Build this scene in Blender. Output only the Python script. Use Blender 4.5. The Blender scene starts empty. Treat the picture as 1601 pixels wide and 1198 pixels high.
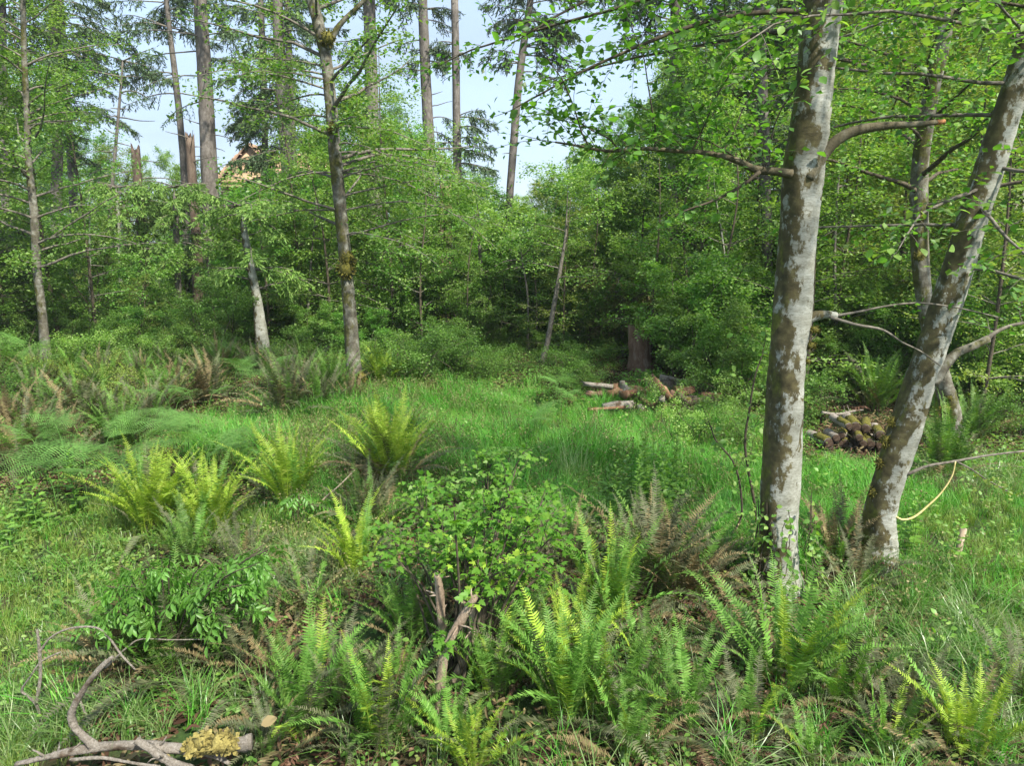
import bpy, math, random
import numpy as np
from mathutils import Matrix, Vector

SC = bpy.context.scene
COL = SC.collection
rad = math.radians

# ------------------------------------------------------------------ camera, sky, sun, exposure
CAM_Z, PITCH = 3.3, rad(12.0)
FPX, CX, CY = 1067.0, 800.5, 599.0          # photograph pixels
cam_d = bpy.data.cameras.new('camera')
cam_d.sensor_width = 36.0
cam_d.lens = 36.0 * FPX / 1601.0
cam_d.clip_start = 0.05
cam_d.clip_end = 2000.0
cam = bpy.data.objects.new('camera', cam_d)
cam.location = (0, 0, CAM_Z)
cam.rotation_euler = (rad(90) - PITCH, 0, 0)
COL.objects.link(cam)
SC.camera = cam

SUN_EL, SUN_AZ = rad(50), rad(140)            # azimuth clockwise from +Y: behind the camera to the right
world = bpy.data.worlds.new('World')
SC.world = world
world.use_nodes = True
nt = world.node_tree
nt.nodes.clear()
sky = nt.nodes.new('ShaderNodeTexSky')
sky.sky_type = 'NISHITA'
sky.sun_disc = False
sky.sun_elevation = SUN_EL
sky.sun_rotation = SUN_AZ
sky.air_density = 1.0
sky.dust_density = 2.4
sky.ozone_density = 1.2
bg = nt.nodes.new('ShaderNodeBackground')
bg.inputs['Strength'].default_value = 0.15
# thin high cloud veil spread over the whole sky
tc = nt.nodes.new('ShaderNodeTexCoord')
mp = nt.nodes.new('ShaderNodeMapping')
mp.inputs['Scale'].default_value = (1.0, 1.0, 3.0)
nz = nt.nodes.new('ShaderNodeTexNoise')
nz.inputs['Scale'].default_value = 2.2
nz.inputs['Detail'].default_value = 6
nz.inputs['Distortion'].default_value = 0.6
rp = nt.nodes.new('ShaderNodeMapRange')
rp.inputs['From Min'].default_value = 0.38
rp.inputs['From Max'].default_value = 0.72
rp.inputs['To Min'].default_value = 0.80
rp.inputs['To Max'].default_value = 1.0
mx = nt.nodes.new('ShaderNodeMix')
mx.data_type = 'RGBA'
mx.inputs['B'].default_value = (1.12, 1.46, 1.92, 1)
out = nt.nodes.new('ShaderNodeOutputWorld')
nt.links.new(tc.outputs['Generated'], mp.inputs['Vector'])
nt.links.new(mp.outputs['Vector'], nz.inputs['Vector'])
nt.links.new(nz.outputs['Fac'], rp.inputs['Value'])
nt.links.new(rp.outputs['Result'], mx.inputs['Factor'])
nt.links.new(sky.outputs['Color'], mx.inputs['A'])
nt.links.new(mx.outputs['Result'], bg.inputs['Color'])
nt.links.new(bg.outputs['Background'], out.inputs['Surface'])

sun_d = bpy.data.lights.new('sun', 'SUN')
sun_d.energy = 2.8
sun_d.angle = rad(2.5)
sun_d.color = (1.0, 0.95, 0.84)
sun = bpy.data.objects.new('sun', sun_d)
sdir = Vector((math.sin(SUN_AZ) * math.cos(SUN_EL), math.cos(SUN_AZ) * math.cos(SUN_EL), math.sin(SUN_EL)))
sun.rotation_euler = sdir.to_track_quat('Z', 'Y').to_euler()
COL.objects.link(sun)

SC.view_settings.view_transform = 'Standard'
SC.view_settings.look = 'None'
SC.view_settings.gamma = 1.0
SC.view_settings.use_curve_mapping = False
SC.view_settings.exposure = 1.9
SC.render.engine = 'CYCLES'
SC.cycles.max_bounces = 8
SC.cycles.diffuse_bounces = 7
SC.cycles.glossy_bounces = 2
SC.cycles.transmission_bounces = 4
SC.cycles.caustics_reflective = False
SC.cycles.caustics_refractive = False

# ------------------------------------------------------------------ geometry of the view and of the ground
cP, sP = math.cos(PITCH), math.sin(PITCH)
rng = np.random.default_rng(7)


def ray(u, v):
    x = (u - CX) / FPX
    y = (CY - v) / FPX
    return np.array((x, cP + y * sP, -sP + y * cP))


def at(u, v, Y):
    d = ray(u, v)
    return np.array((0, 0, CAM_Z)) + d * (Y / d[1])


def gz(x, y):
    """height of the ground"""
    x = np.asarray(x, float)
    y = np.asarray(y, float)
    h = 0.05 * np.sin(0.9 * x + 0.4 * y) + 0.05 * np.sin(0.5 * x - 1.1 * y + 1.0) + 0.03 * np.sin(2.1 * x + 1.7 * y) + 0.02 * np.sin(3.7 * x - 2.9 * y + 2)
    h = h + 0.35 * np.exp(-(((x + 3.0) / 2.2) ** 2 + ((y - 14.6) / 2.0) ** 2))
    h = h + 0.25 * np.exp(-(((x + 0.4) / 1.1) ** 2 + ((y - 5.2) / 1.0) ** 2))
    h = h + 0.15 * np.exp(-(((x - 2.7) / 0.9) ** 2 + ((y - 6.6) / 0.8) ** 2))
    far = np.clip((y - 45) / 250, 0, 1)
    h = h + 1.5 * far * np.sin(0.02 * x + 0.01 * y)
    return h


def ground(u, v):
    """where the line of sight through a pixel meets the ground"""
    d = ray(u, v)
    t = 3.0
    for _ in range(60):
        p = np.array((0, 0, CAM_Z)) + d * t
        t += (p[2] - float(gz(p[0], p[1]))) / max(-d[2], 0.05) * 0.7
        t = min(max(t, 0.5), 400)
    p = np.array((0, 0, CAM_Z)) + d * t
    p[2] = float(gz(p[0], p[1]))
    return p


def project(P):
    P = np.atleast_2d(P)
    q = P - np.array((0, 0, CAM_Z))
    z = q[:, 1] * cP - q[:, 2] * sP
    y = q[:, 1] * sP + q[:, 2] * cP
    zz = np.where(z > 0.1, z, 0.1)
    return CX + FPX * q[:, 0] / zz, CY - FPX * y / zz, z


def depth_of(p):
    return (p[1]) * cP - (p[2] - CAM_Z) * sP


def unit(v):
    v = np.asarray(v, float)
    n = np.linalg.norm(v, axis=-1, keepdims=True)
    return v / np.maximum(n, 1e-9)


# ------------------------------------------------------------------ mesh building
class MB:
    def __init__(self):
        self.v, self.t, self.q, self.tm, self.qm, self.n = [], [], [], [], [], 0

    def add(self, v, tris=None, quads=None, m=0):
        v = np.asarray(v, float).reshape(-1, 3)
        if tris is not None and len(tris):
            t = np.asarray(tris, int).reshape(-1, 3) + self.n
            self.t.append(t)
            self.tm.append(np.full(len(t), m))
        if quads is not None and len(quads):
            q = np.asarray(quads, int).reshape(-1, 4) + self.n
            self.q.append(q)
            self.qm.append(np.full(len(q), m))
        self.v.append(v)
        self.n += len(v)

    def mesh(self, name, mats, smooth=False):
        me = bpy.data.meshes.new(name)
        if not self.v:
            return me
        V = np.concatenate(self.v)
        T = np.concatenate(self.t) if self.t else np.zeros((0, 3), int)
        Q = np.concatenate(self.q) if self.q else np.zeros((0, 4), int)
        M = np.concatenate((self.tm or [np.zeros(0, int)]) + (self.qm or [np.zeros(0, int)]))
        me.vertices.add(len(V))
        me.vertices.foreach_set('co', V.ravel())
        nl = T.size + Q.size
        me.loops.add(nl)
        me.loops.foreach_set('vertex_index', np.concatenate((T.ravel(), Q.ravel())).astype(np.int32))
        me.polygons.add(len(T) + len(Q))
        st = np.concatenate((np.arange(len(T)) * 3, T.size + np.arange(len(Q)) * 4)).astype(np.int32)
        me.polygons.foreach_set('loop_start', st)
        me.polygons.foreach_set('material_index', M.astype(np.int32))
        if smooth:
            me.polygons.foreach_set('use_smooth', np.ones(len(st), bool))
        for m in (mats if isinstance(mats, (list, tuple)) else [mats]):
            me.materials.append(m)
        me.update(calc_edges=True)
        return me

    def build(self, name, mats, parent=None, smooth=False):
        return link(name, self.mesh(name, mats, smooth), parent)


def link(name, data, parent=None, loc=None):
    o = bpy.data.objects.new(name, data)
    COL.objects.link(o)
    if parent is not None:
        o.parent = parent
    if loc is not None:
        o.location = loc
    return o


def tag(o, label=None, cat=None, group=None, kind=None):
    if label:
        o['label'] = label
    if cat:
        o['category'] = cat
    if group:
        o['group'] = group
    if kind:
        o['kind'] = kind
    return o


def thing(name, label, cat, loc, group=None, rz=0.0, s=1.0):
    o = link(name, None, None, tuple(loc))
    o.rotation_euler = (0, 0, rz)
    o.scale = (s, s, s)
    o.empty_display_size = 0.2
    return tag(o, label, cat, group)


def catmull(P, k=6):
    P = np.asarray(P, float)
    if len(P) < 3:
        t = np.linspace(0, 1, k * (len(P) - 1) + 1)[:, None]
        return P[0] * (1 - t) + P[-1] * t
    Q = np.vstack((2 * P[0] - P[1], P, 2 * P[-1] - P[-2]))
    o = []
    for i in range(1, len(Q) - 2):
        p0, p1, p2, p3 = Q[i - 1], Q[i], Q[i + 1], Q[i + 2]
        for t in np.arange(k) / k:
            o.append(0.5 * (2 * p1 + (p2 - p0) * t + (2 * p0 - 5 * p1 + 4 * p2 - p3) * t * t + (3 * p1 - p0 - 3 * p2 + p3) * t ** 3))
    o.append(Q[-2])
    return np.array(o)


def tube(mb, P, R, sides=6, m=0, rough=0.0, cap=True, r=None, jag=0.0):
    """a tapering tube along P; rough = uneven radius, jag = splintered top"""
    P = np.asarray(P, float)
    n = len(P)
    R = np.broadcast_to(np.asarray(R, float), (n,)) if np.ndim(R) == 0 or len(np.atleast_1d(R)) == n else np.interp(np.linspace(0, 1, n), np.linspace(0, 1, len(R)), R)
    T = unit(np.gradient(P, axis=0))
    ref = np.array((0.0, 1.0, 0.0)) if abs(T[:, 1]).mean() < 0.8 else np.array((1.0, 0, 0))
    A = unit(np.cross(T, ref))
    B = np.cross(T, A)
    a = np.linspace(0, 2 * np.pi, sides, endpoint=False)
    rr = R[:, None] * np.ones((n, sides))
    if rough:
        r = r or rng
        ph = r.uniform(0, 6.28, 6)
        s = np.linspace(0, n / 3.0, n)[:, None]
        rr = rr * (1 + rough * (0.5 * np.sin(2 * a + ph[0] + 0.7 * s) + 0.5 * np.sin(3 * a + ph[1] - 0.5 * s) + 0.35 * np.sin(5 * a + ph[2] + 0.9 * s)) + rough * 0.35 * r.normal(size=(n, sides)))
    V = P[:, None, :] + rr[..., None] * (np.cos(a)[None, :, None] * A[:, None, :] + np.sin(a)[None, :, None] * B[:, None, :])
    if jag:
        r = r or rng
        V[-1] += T[-1] * (r.uniform(0, jag, sides))[:, None]
        V[-2] += T[-2] * (r.uniform(-jag * .2, jag * .1, sides))[:, None]
    i = np.arange(n - 1)[:, None] * sides
    j = np.arange(sides)[None, :]
    j2 = (j + 1) % sides
    Q = np.stack((i + j, i + j2, i + sides + j2, i + sides + j), -1).reshape(-1, 4)
    V = V.reshape(-1, 3)
    tr = []
    if cap:
        c = P[-1] - T[-1] * (jag * 0.4)
        V = np.vstack((V, c, P[0]))
        k = n * sides
        b = (n - 1) * sides
        tr = [(b + q, b + (q + 1) % sides, k) for q in range(sides)] + [((q + 1) % sides, q, k + 1) for q in range(sides)]
    mb.add(V, tr, Q, m)


# leaf outlines: (along, across, out) and faces
LEAF2 = (np.array([(0, 0, 0), (.45, .33, .09), (1, 0, -.04), (.45, -.33, .09)]), [(0, 1, 2), (0, 2, 3)], [])
OVAL = (np.array([(0, 0, 0), (.22, .27, .05), (.55, .36, .07), (.85, .18, -.02), (1, 0, -.12), (.85, -.18, -.02), (.55, -.36, .07), (.22, -.27, .05), (.3, 0, .0), (.65, 0, -.01)]),
        [(0, 8, 1), (0, 7, 8), (9, 4, 3), (9, 5, 4), (9, 3, 2), (9, 6, 5)], [(8, 9, 2, 1), (7, 6, 9, 8)])
_lob = [(0, 0, 0), (.06, .16, .03), (-.04, .40, -.02), (.22, .27, .04), (.42, .56, -.06), (.46, .22, .05), (.66, .24, .02), (1, 0, -.12)]
LOBED = (np.array(_lob + [(x, -y, z) for x, y, z in _lob[1:-1]] + [(.4, 0, 0)]),
         [(0, 14, 1), (1, 14, 3), (1, 3, 2), (3, 14, 5), (3, 5, 4), (5, 14, 6), (6, 14, 7),
          (0, 8, 14), (8, 10, 14), (8, 9, 10), (10, 12, 14), (10, 11, 12), (12, 13, 14), (13, 7, 14)], [])
LANCE = (np.array([(0, 0, 0), (.3, .13, .03), (.7, .11, -.02), (1, 0, -.16), (.7, -.11, -.02), (.3, -.13, .03)]), [], [(0, 3, 2, 1), (0, 5, 4, 3)])
NEEDLE = (np.array([(0, 0, 0), (.45, .12, .03), (1, 0, -.03), (.45, -.12, .0)]), [(0, 1, 2), (0, 2, 3)], [])


class Leaves:
    def __init__(self):
        self.p, self.a, self.n, self.s = [], [], [], []

    def add(self, p, a, n, s):
        p = np.atleast_2d(p)
        k = len(p)
        self.p.append(p)
        self.a.append(np.broadcast_to(a, (k, 3)))
        self.n.append(np.broadcast_to(n, (k, 3)))
        self.s.append(np.broadcast_to(s, (k,)))

    def arrays(self):
        P, A, N, S = (np.concatenate(x) for x in (self.p, self.a, self.n, self.s))
        A = unit(A)
        B = unit(np.cross(N, A))
        N = np.cross(A, B)
        return P, A, B, N, S


def leaves_into(mb, arr, shape, m=0):
    P, A, B, N, S = arr
    if len(P) == 0:
        return
    V, T, Q = shape
    W = P[:, None, :] + S[:, None, None] * (V[None, :, 0:1] * A[:, None, :] + V[None, :, 1:2] * B[:, None, :] + V[None, :, 2:3] * N[:, None, :])
    off = (np.arange(len(P)) * len(V))[:, None, None]
    t = (np.array(T)[None] + off).reshape(-1, 3) if len(T) else None
    q = (np.array(Q)[None] + off).reshape(-1, 4) if len(Q) else None
    mb.add(W.reshape(-1, 3), t, q, m)


_leafmesh = {}


def leaf_mesh(shape_id, shape, mat):
    k = (shape_id, mat.name)
    if k not in _leafmesh:
        mb = MB()
        mb.add(shape[0], shape[1], shape[2])
        _leafmesh[k] = mb.mesh('leaf', mat)
    return _leafmesh[k]


def hang_leaves(LV, root, base, shape_id, shape, mats, single=300, foliage_name='foliage', min_px=9, far_shape=None):
    """the leaves that show largest become parts of their own, the rest one part"""
    P, A, B, N, S = LV.arrays()
    u, v, z = project(P)
    px = S * FPX / np.maximum(z, 0.3)
    inside = (u > -10) & (u < 1611) & (v > -10) & (v < 1208) & (z > 0.3)
    score = np.where(inside & (px > min_px), px, 0)
    order = np.argsort(-score)[:single]
    order = order[score[order] > 0]
    r = np.random.default_rng(len(P))
    Bv = np.asarray(base, float)
    for i in order:
        o = bpy.data.objects.new('leaf', leaf_mesh(shape_id, shape, mats[int(r.integers(len(mats)))]))
        s = S[i]
        M = Matrix(((A[i, 0] * s, B[i, 0] * s, N[i, 0] * s, P[i, 0] - Bv[0]), (A[i, 1] * s, B[i, 1] * s, N[i, 1] * s, P[i, 1] - Bv[1]), (A[i, 2] * s, B[i, 2] * s, N[i, 2] * s, P[i, 2] - Bv[2]), (0, 0, 0, 1)))
        o.parent = root
        o.matrix_basis = M
        COL.objects.link(o)
    keep = np.ones(len(P), bool)
    keep[order] = False
    if keep.any():
        mb = MB()
        idx = np.where(keep)[0]
        mi = r.integers(len(mats), size=len(idx))
        for m in range(len(mats)):
            k = idx[mi == m]
            leaves_into(mb, (P[k] - Bv, A[k], B[k], N[k], S[k]), far_shape or shape, m)
        tag(mb.build(foliage_name, mats, root), kind='stuff')


# ------------------------------------------------------------------ materials
def new_mat(name):
    m = bpy.data.materials.new(name)
    m.use_nodes = True
    m.node_tree.nodes.clear()
    return m, m.node_tree


def ramp(t, fac, stops):
    n = t.nodes.new('ShaderNodeValToRGB')
    while len(n.color_ramp.elements) < len(stops):
        n.color_ramp.elements.new(0.5)
    for e, (p, c) in zip(n.color_ramp.elements, stops):
        e.position = p
        e.color = (*c, 1)
    t.links.new(fac, n.inputs['Fac'])
    return n.outputs['Color']


def mixc(t, fac, a, b, mode='MIX'):
    n = t.nodes.new('ShaderNodeMix')
    n.data_type = 'RGBA'
    n.blend_type = mode
    for s, x in (('Factor', fac), ('A', a), ('B', b)):
        if hasattr(x, 'is_output'):
            t.links.new(x, n.inputs[s])
        elif isinstance(x, (int, float)):
            n.inputs[s].default_value = x
        else:
            n.inputs[s].default_value = (*x, 1)
    return n.outputs['Result']


def noise(t, scale, detail=4, vec=None, rough=0.55, dist=0.0):
    n = t.nodes.new('ShaderNodeTexNoise')
    n.inputs['Scale'].default_value = scale
    n.inputs['Detail'].default_value = detail
    n.inputs['Roughness'].default_value = rough
    n.inputs['Distortion'].default_value = dist
    if vec is not None:
        t.links.new(vec, n.inputs['Vector'])
    return n.outputs['Fac']


def coords(t, scale=(1, 1, 1), kind='Object'):
    c = t.nodes.new('ShaderNodeTexCoord')
    m = t.nodes.new('ShaderNodeMapping')
    m.inputs['Scale'].default_value = scale
    t.links.new(c.outputs[kind], m.inputs['Vector'])
    return m.outputs['Vector']


def leaf_mat(name, stops, trans=0.4, tcol=(1.35, 1.5, 0.55), rough=0.5, spec=0.35, vary=0.35):
    m, t = new_mat(name)
    g = t.nodes.new('ShaderNodeNewGeometry')
    oi = t.nodes.new('ShaderNodeObjectInfo')
    k = len(stops)
    c = ramp(t, g.outputs['Random Per Island'], [(i / max(k - 1, 1), s) for i, s in enumerate(stops)])
    mr = t.nodes.new('ShaderNodeMapRange')
    t.links.new(oi.outputs['Random'], mr.inputs['Value'])
    mr.inputs['To Min'].default_value = 1 - vary * 0.6
    mr.inputs['To Max'].default_value = 1 + vary * 0.6
    hs = t.nodes.new('ShaderNodeHueSaturation')
    t.links.new(c, hs.inputs['Color'])
    t.links.new(mr.outputs['Result'], hs.inputs['Value'])
    c = hs.outputs['Color']
    b = t.nodes.new('ShaderNodeBsdfPrincipled')
    b.inputs['Roughness'].default_value = rough
    b.inputs['Specular IOR Level'].default_value = spec
    t.links.new(c, b.inputs['Base Color'])
    tr = t.nodes.new('ShaderNodeBsdfTranslucent')
    t.links.new(mixc(t, 1.0, c, tcol, 'MULTIPLY'), tr.inputs['Color'])
    mx = t.nodes.new('ShaderNodeMixShader')
    mx.inputs['Fac'].default_value = trans
    t.links.new(b.outputs[0], mx.inputs[1])
    t.links.new(tr.outputs[0], mx.inputs[2])
    o = t.nodes.new('ShaderNodeOutputMaterial')
    t.links.new(mx.outputs[0], o.inputs['Surface'])
    return m


def solid_mat(name, colour_fn, rough=0.85, bump=None, bump_d=0.02, spec=0.25):
    m, t = new_mat(name)
    b = t.nodes.new('ShaderNodeBsdfPrincipled')
    b.inputs['Roughness'].default_value = rough
    b.inputs['Specular IOR Level'].default_value = spec
    c = colour_fn(t)
    t.links.new(c, b.inputs['Base Color'])
    if bump:
        h = bump(t)
        bn = t.nodes.new('ShaderNodeBump')
        bn.inputs['Distance'].default_value = bump_d
        bn.inputs['Strength'].default_value = 0.9
        t.links.new(h, bn.inputs['Height'])
        t.links.new(bn.outputs['Normal'], b.inputs['Normal'])
    o = t.nodes.new('ShaderNodeOutputMaterial')
    t.links.new(b.outputs[0], o.inputs['Surface'])
    return m


def side_mask(t, direction, lo, hi, amount=0.6, scale=3.0):
    """moss settles on one side of a stem; broken up by noise"""
    g = t.nodes.new('ShaderNodeNewGeometry')
    d = t.nodes.new('ShaderNodeVectorMath')
    d.operation = 'DOT_PRODUCT'
    d.inputs[1].default_value = direction
    t.links.new(g.outputs['Normal'], d.inputs[0])
    n = noise(t, scale, 6, coords(t, (1, 1, .6)), 0.7)
    a = t.nodes.new('ShaderNodeMath')
    a.operation = 'MULTIPLY_ADD'
    t.links.new(d.outputs['Value'], a.inputs[0])
    a.inputs[1].default_value = amount
    cn = t.nodes.new('ShaderNodeMath')
    cn.operation = 'MULTIPLY_ADD'
    cn.inputs[1].default_value = 2.0
    cn.inputs[2].default_value = -.5
    t.links.new(n, cn.inputs[0])
    t.links.new(cn.outputs[0], a.inputs[2])
    r = t.nodes.new('ShaderNodeMapRange')
    r.inputs['From Min'].default_value = lo
    r.inputs['From Max'].default_value = hi
    t.links.new(a.outputs[0], r.inputs['Value'])
    return r.outputs['Result']


def alder_bark(t):
    v = coords(t, (1, 1, 2.6))
    c = ramp(t, noise(t, 3.2, 9, v, 0.74, 0.4), [(.28, (.13, .125, .095)), (.42, (.23, .23, .19)), (.55, (.32, .325, .285)), (.72, (.46, .47, .43))])
    speck = ramp(t, noise(t, 30, 4, coords(t, (1, 1, 3.0)), 0.7), [(.30, (.40, .36, .28)), (.45, (.85, .85, .83)), (.7, (1.1, 1.1, 1.1))])
    c = mixc(t, .8, c, speck, 'MULTIPLY')
    brown = ramp(t, noise(t, 14, 6, coords(t)), [(.3, (.040, .034, .016)), (.55, (.085, .072, .032)), (.75, (.15, .135, .06))])
    c = mixc(t, side_mask(t, (-0.95, -0.25, 0.0), .60, .71, .33, 8), c, brown)
    spots = noise(t, 3.4, 4, coords(t, (1.3, 1.3, 1.0)), .6, .5)
    r = t.nodes.new('ShaderNodeMapRange')
    r.inputs['From Min'].default_value = .61
    r.inputs['From Max'].default_value = .64
    t.links.new(spots, r.inputs['Value'])
    c = mixc(t, r.outputs['Result'], c, brown)
    green = ramp(t, noise(t, 20, 4, coords(t)), [(.3, (.05, .06, .012)), (.7, (.15, .15, .03))])
    c = mixc(t, side_mask(t, (-1.0, 0.1, 0.0), .95, 1.15, .5, 5), c, green)
    return c


def alder_bump(t):
    n = noise(t, 22, 8, coords(t, (1, 1, 2.2)), .7)
    return n


def spruce_bark(t):
    c = ramp(t, noise(t, 9, 8, coords(t, (1, 1, .45)), .7, .3), [(.28, (.05, .042, .035)), (.5, (.13, .115, .10)), (.72, (.24, .22, .20))])
    moss = ramp(t, noise(t, 14, 3, coords(t)), [(.3, (.06, .065, .02)), (.7, (.16, .16, .06))])
    return mixc(t, side_mask(t, (-1, 0, 0), .75, 1.1, .25, 1.4), c, moss)


def mossy_bark(t):
    c = ramp(t, noise(t, 7, 8, coords(t, (1, 1, 1.2)), .7, .3), [(.30, (.05, .04, .03)), (.5, (.13, .12, .09)), (.70, (.30, .30, .26))])
    moss = ramp(t, noise(t, 18, 3, coords(t)), [(.3, (.035, .035, .012)), (.7, (.10, .095, .025))])
    return mixc(t, side_mask(t, (-.6, -.3, 0), .56, .72, .22, 3.0), c, moss)


def dead_wood(lo, mid, hi):
    def f(t):
        return ramp(t, noise(t, 9, 8, coords(t, (1, 1, .3)), .75, .6), [(.28, lo), (.5, mid), (.74, hi)])
    return f


M = {}
M['alder_bark'] = solid_mat('alder_bark', alder_bark, .8, alder_bump, .006)
M['spruce_bark'] = solid_mat('spruce_bark', spruce_bark, .9, lambda t: noise(t, 26, 6, coords(t, (1, 1, .5)), .7), .02)
M['mossy_bark'] = solid_mat('mossy_bark', mossy_bark, .9, lambda t: noise(t, 26, 6, coords(t, (1, 1, .7)), .7), .015)
M['snag_bark'] = solid_mat('snag_bark', dead_wood((.045, .03, .022), (.11, .08, .06), (.2, .16, .12)), .9, lambda t: noise(t, 26, 6, coords(t, (1, 1, .3)), .7), .02)
M['red_stump'] = solid_mat('red_stump', dead_wood((.08, .045, .03), (.18, .105, .07), (.32, .27, .22)), .9, lambda t: noise(t, 26, 6, coords(t, (1, 1, .2)), .7), .03)
def weathered(t):
    v = coords(t)
    c = ramp(t, noise(t, 28, 10, v, .85, 2.0), [(.30, (.07, .055, .04)), (.43, (.20, .17, .135)), (.55, (.36, .32, .27)), (.70, (.54, .51, .46))])
    m_ = t.nodes.new('ShaderNodeMapRange')
    m_.inputs['From Min'].default_value = .55
    m_.inputs['From Max'].default_value = .68
    t.links.new(noise(t, 5, 4, v, .6), m_.inputs['Value'])
    return mixc(t, m_.outputs['Result'], c, ramp(t, noise(t, 30, 4, v), [(.3, (.06, .04, .025)), (.7, (.16, .11, .07))]))


M['grey_wood'] = solid_mat('grey_wood', weathered, .9, lambda t: noise(t, 38, 10, coords(t), .8, 1.5), .035)
M['twig'] = solid_mat('twig', lambda t: ramp(t, noise(t, 20, 4, coords(t)), [(.3, (.06, .05, .04)), (.7, (.21, .19, .155))]), .9)
M['brown_twig'] = solid_mat('brown_twig', lambda t: ramp(t, noise(t, 20, 4, coords(t)), [(.3, (.035, .028, .02)), (.7, (.11, .09, .06))]), .9)
M['limb_bark'] = solid_mat('limb_bark', dead_wood((.04, .035, .02), (.10, .085, .05), (.21, .20, .15)), .9, lambda t: noise(t, 30, 6, coords(t), .7), .012)
M['post_wood'] = solid_mat('post_wood', dead_wood((.13, .085, .06), (.33, .25, .18), (.56, .48, .39)), .9, lambda t: noise(t, 40, 10, coords(t, (1, 1, .3)), .8, 1.0), .02)
M['cut_wood'] = solid_mat('cut_wood', lambda t: ramp(t, noise(t, 24, 4, coords(t)), [(.3, (.35, .13, .05)), (.7, (.55, .27, .12))]), .8)
M['orange_wood'] = solid_mat('orange_wood', dead_wood((.07, .035, .02), (.19, .10, .055), (.36, .235, .15)), .9, lambda t: noise(t, 30, 6, coords(t, (1, 1, .2)), .7), .02)
M['lichen'] = solid_mat('lichen', lambda t: ramp(t, noise(t, 40, 5, coords(t), .7), [(.3, (.10, .085, .03)), (.55, (.24, .20, .06)), (.75, (.36, .32, .13))]), .95, lambda t: noise(t, 90, 4, coords(t)), .01)
M['moss'] = solid_mat('moss', lambda t: ramp(t, noise(t, 30, 5, coords(t), .7), [(.3, (.045, .045, .01)), (.55, (.12, .11, .02)), (.75, (.22, .18, .035))]), .95, lambda t: noise(t, 80, 4, coords(t)), .012)
M['log_bark'] = solid_mat('log_bark', dead_wood((.07, .055, .045), (.22, .19, .16), (.4, .36, .32)), .9, lambda t: noise(t, 40, 6, coords(t)), .01)
M['log_end'] = solid_mat('log_end', lambda t: ramp(t, noise(t, 18, 5, coords(t)), [(.3, (.03, .02, .014)), (.6, (.07, .045, .03)), (.8, (.18, .13, .09))]), .95)
M['rope'] = solid_mat('rope', lambda t: ramp(t, noise(t, 60, 2, coords(t)), [(.3, (.48, .38, .13)), (.7, (.64, .56, .27))]), .7)
M['stake'] = solid_mat('stake', dead_wood((.2, .15, .10), (.34, .27, .19), (.48, .40, .30)), .8)
M['bare_soil'] = solid_mat('bare_soil', lambda t: ramp(t, noise(t, 6, 8, coords(t), .7), [(.3, (.018, .013, .008)), (.5, (.045, .032, .018)), (.7, (.09, .065, .038))]), .95)

# leaves: leaf colours, with distance haze mixed into the far ones
M['leaf_alder'] = leaf_mat('leaf_alder', [(0.059, 0.169, 0.023), (0.098, 0.242, 0.037), (0.144, 0.294, 0.055), (0.196, 0.337, 0.106)], .5, (1.3, 1.5, .5), .45, .45)
M['leaf_alder_dark'] = leaf_mat('leaf_alder_dark', [(0.043, 0.104, 0.018), (0.072, 0.156, 0.026), (0.114, 0.195, 0.052)], .45, (1.2, 1.5, .5), .42, .5)
M['leaf_mid'] = leaf_mat('leaf_mid', [(0.068, 0.16, 0.023), (0.109, 0.23, 0.034), (0.158, 0.283, 0.058), (0.219, 0.329, 0.108)], .45, (1.3, 1.4, .5), .5, .4)
M['leaf_light'] = leaf_mat('leaf_light', [(0.107, 0.226, 0.03), (0.158, 0.288, 0.042), (0.22, 0.352, 0.077), (0.29, 0.394, 0.14)], .45, (1.25, 1.3, .5), .5, .4)
M['leaf_yellow'] = leaf_mat('leaf_yellow', [(0.133, 0.202, 0.031), (0.184, 0.258, 0.043), (0.247, 0.302, 0.084)], .45, (1.2, 1.2, .5), .5, .35)
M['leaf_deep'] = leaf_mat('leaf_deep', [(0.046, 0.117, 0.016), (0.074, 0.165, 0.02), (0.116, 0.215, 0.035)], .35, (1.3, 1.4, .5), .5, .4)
M['leaf_far_hazed'] = leaf_mat('leaf_far_hazed', [(0.112, 0.23, 0.064), (0.149, 0.289, 0.088), (0.198, 0.336, 0.136)], .45, (1.2, 1.3, .6), .6, .25)  # paler green: the haze of distance is put into the leaf colour
M['leaf_maple'] = leaf_mat('leaf_maple', [(0.063, 0.189, 0.017), (0.099, 0.241, 0.025), (0.154, 0.29, 0.034)], .45, (1.3, 1.35, .4), .5, .3)
M['leaf_maple_new'] = leaf_mat('leaf_maple_new', [(0.18, 0.328, 0.027), (0.235, 0.377, 0.035), (0.288, 0.405, 0.054)], .45, (1.25, 1.3, .4), .45, .4)
M['leaf_elder'] = leaf_mat('leaf_elder', [(0.149, 0.333, 0.057), (0.085, 0.218, 0.03), (0.121, 0.273, 0.044), (0.168, 0.316, 0.053)], .45, (1.3, 1.4, .5), .42, .45)
M['leaf_herb'] = leaf_mat('leaf_herb', [(0.196, 0.345, 0.092), (0.125, 0.266, 0.036), (0.167, 0.316, 0.051), (0.265, 0.38, 0.101)], .4, (1.2, 1.3, .5), .45, .45)
M['needle_dark'] = leaf_mat('needle_dark', [(0.042, 0.081, 0.034), (0.063, 0.112, 0.045), (0.098, 0.147, 0.063)], .15, (1.2, 1.3, .6), .6, .3)
M['needle_light'] = leaf_mat('needle_light', [(0.092, 0.181, 0.038), (0.138, 0.25, 0.047), (0.201, 0.302, 0.068)], .25, (1.2, 1.3, .6), .6, .3)
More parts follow.
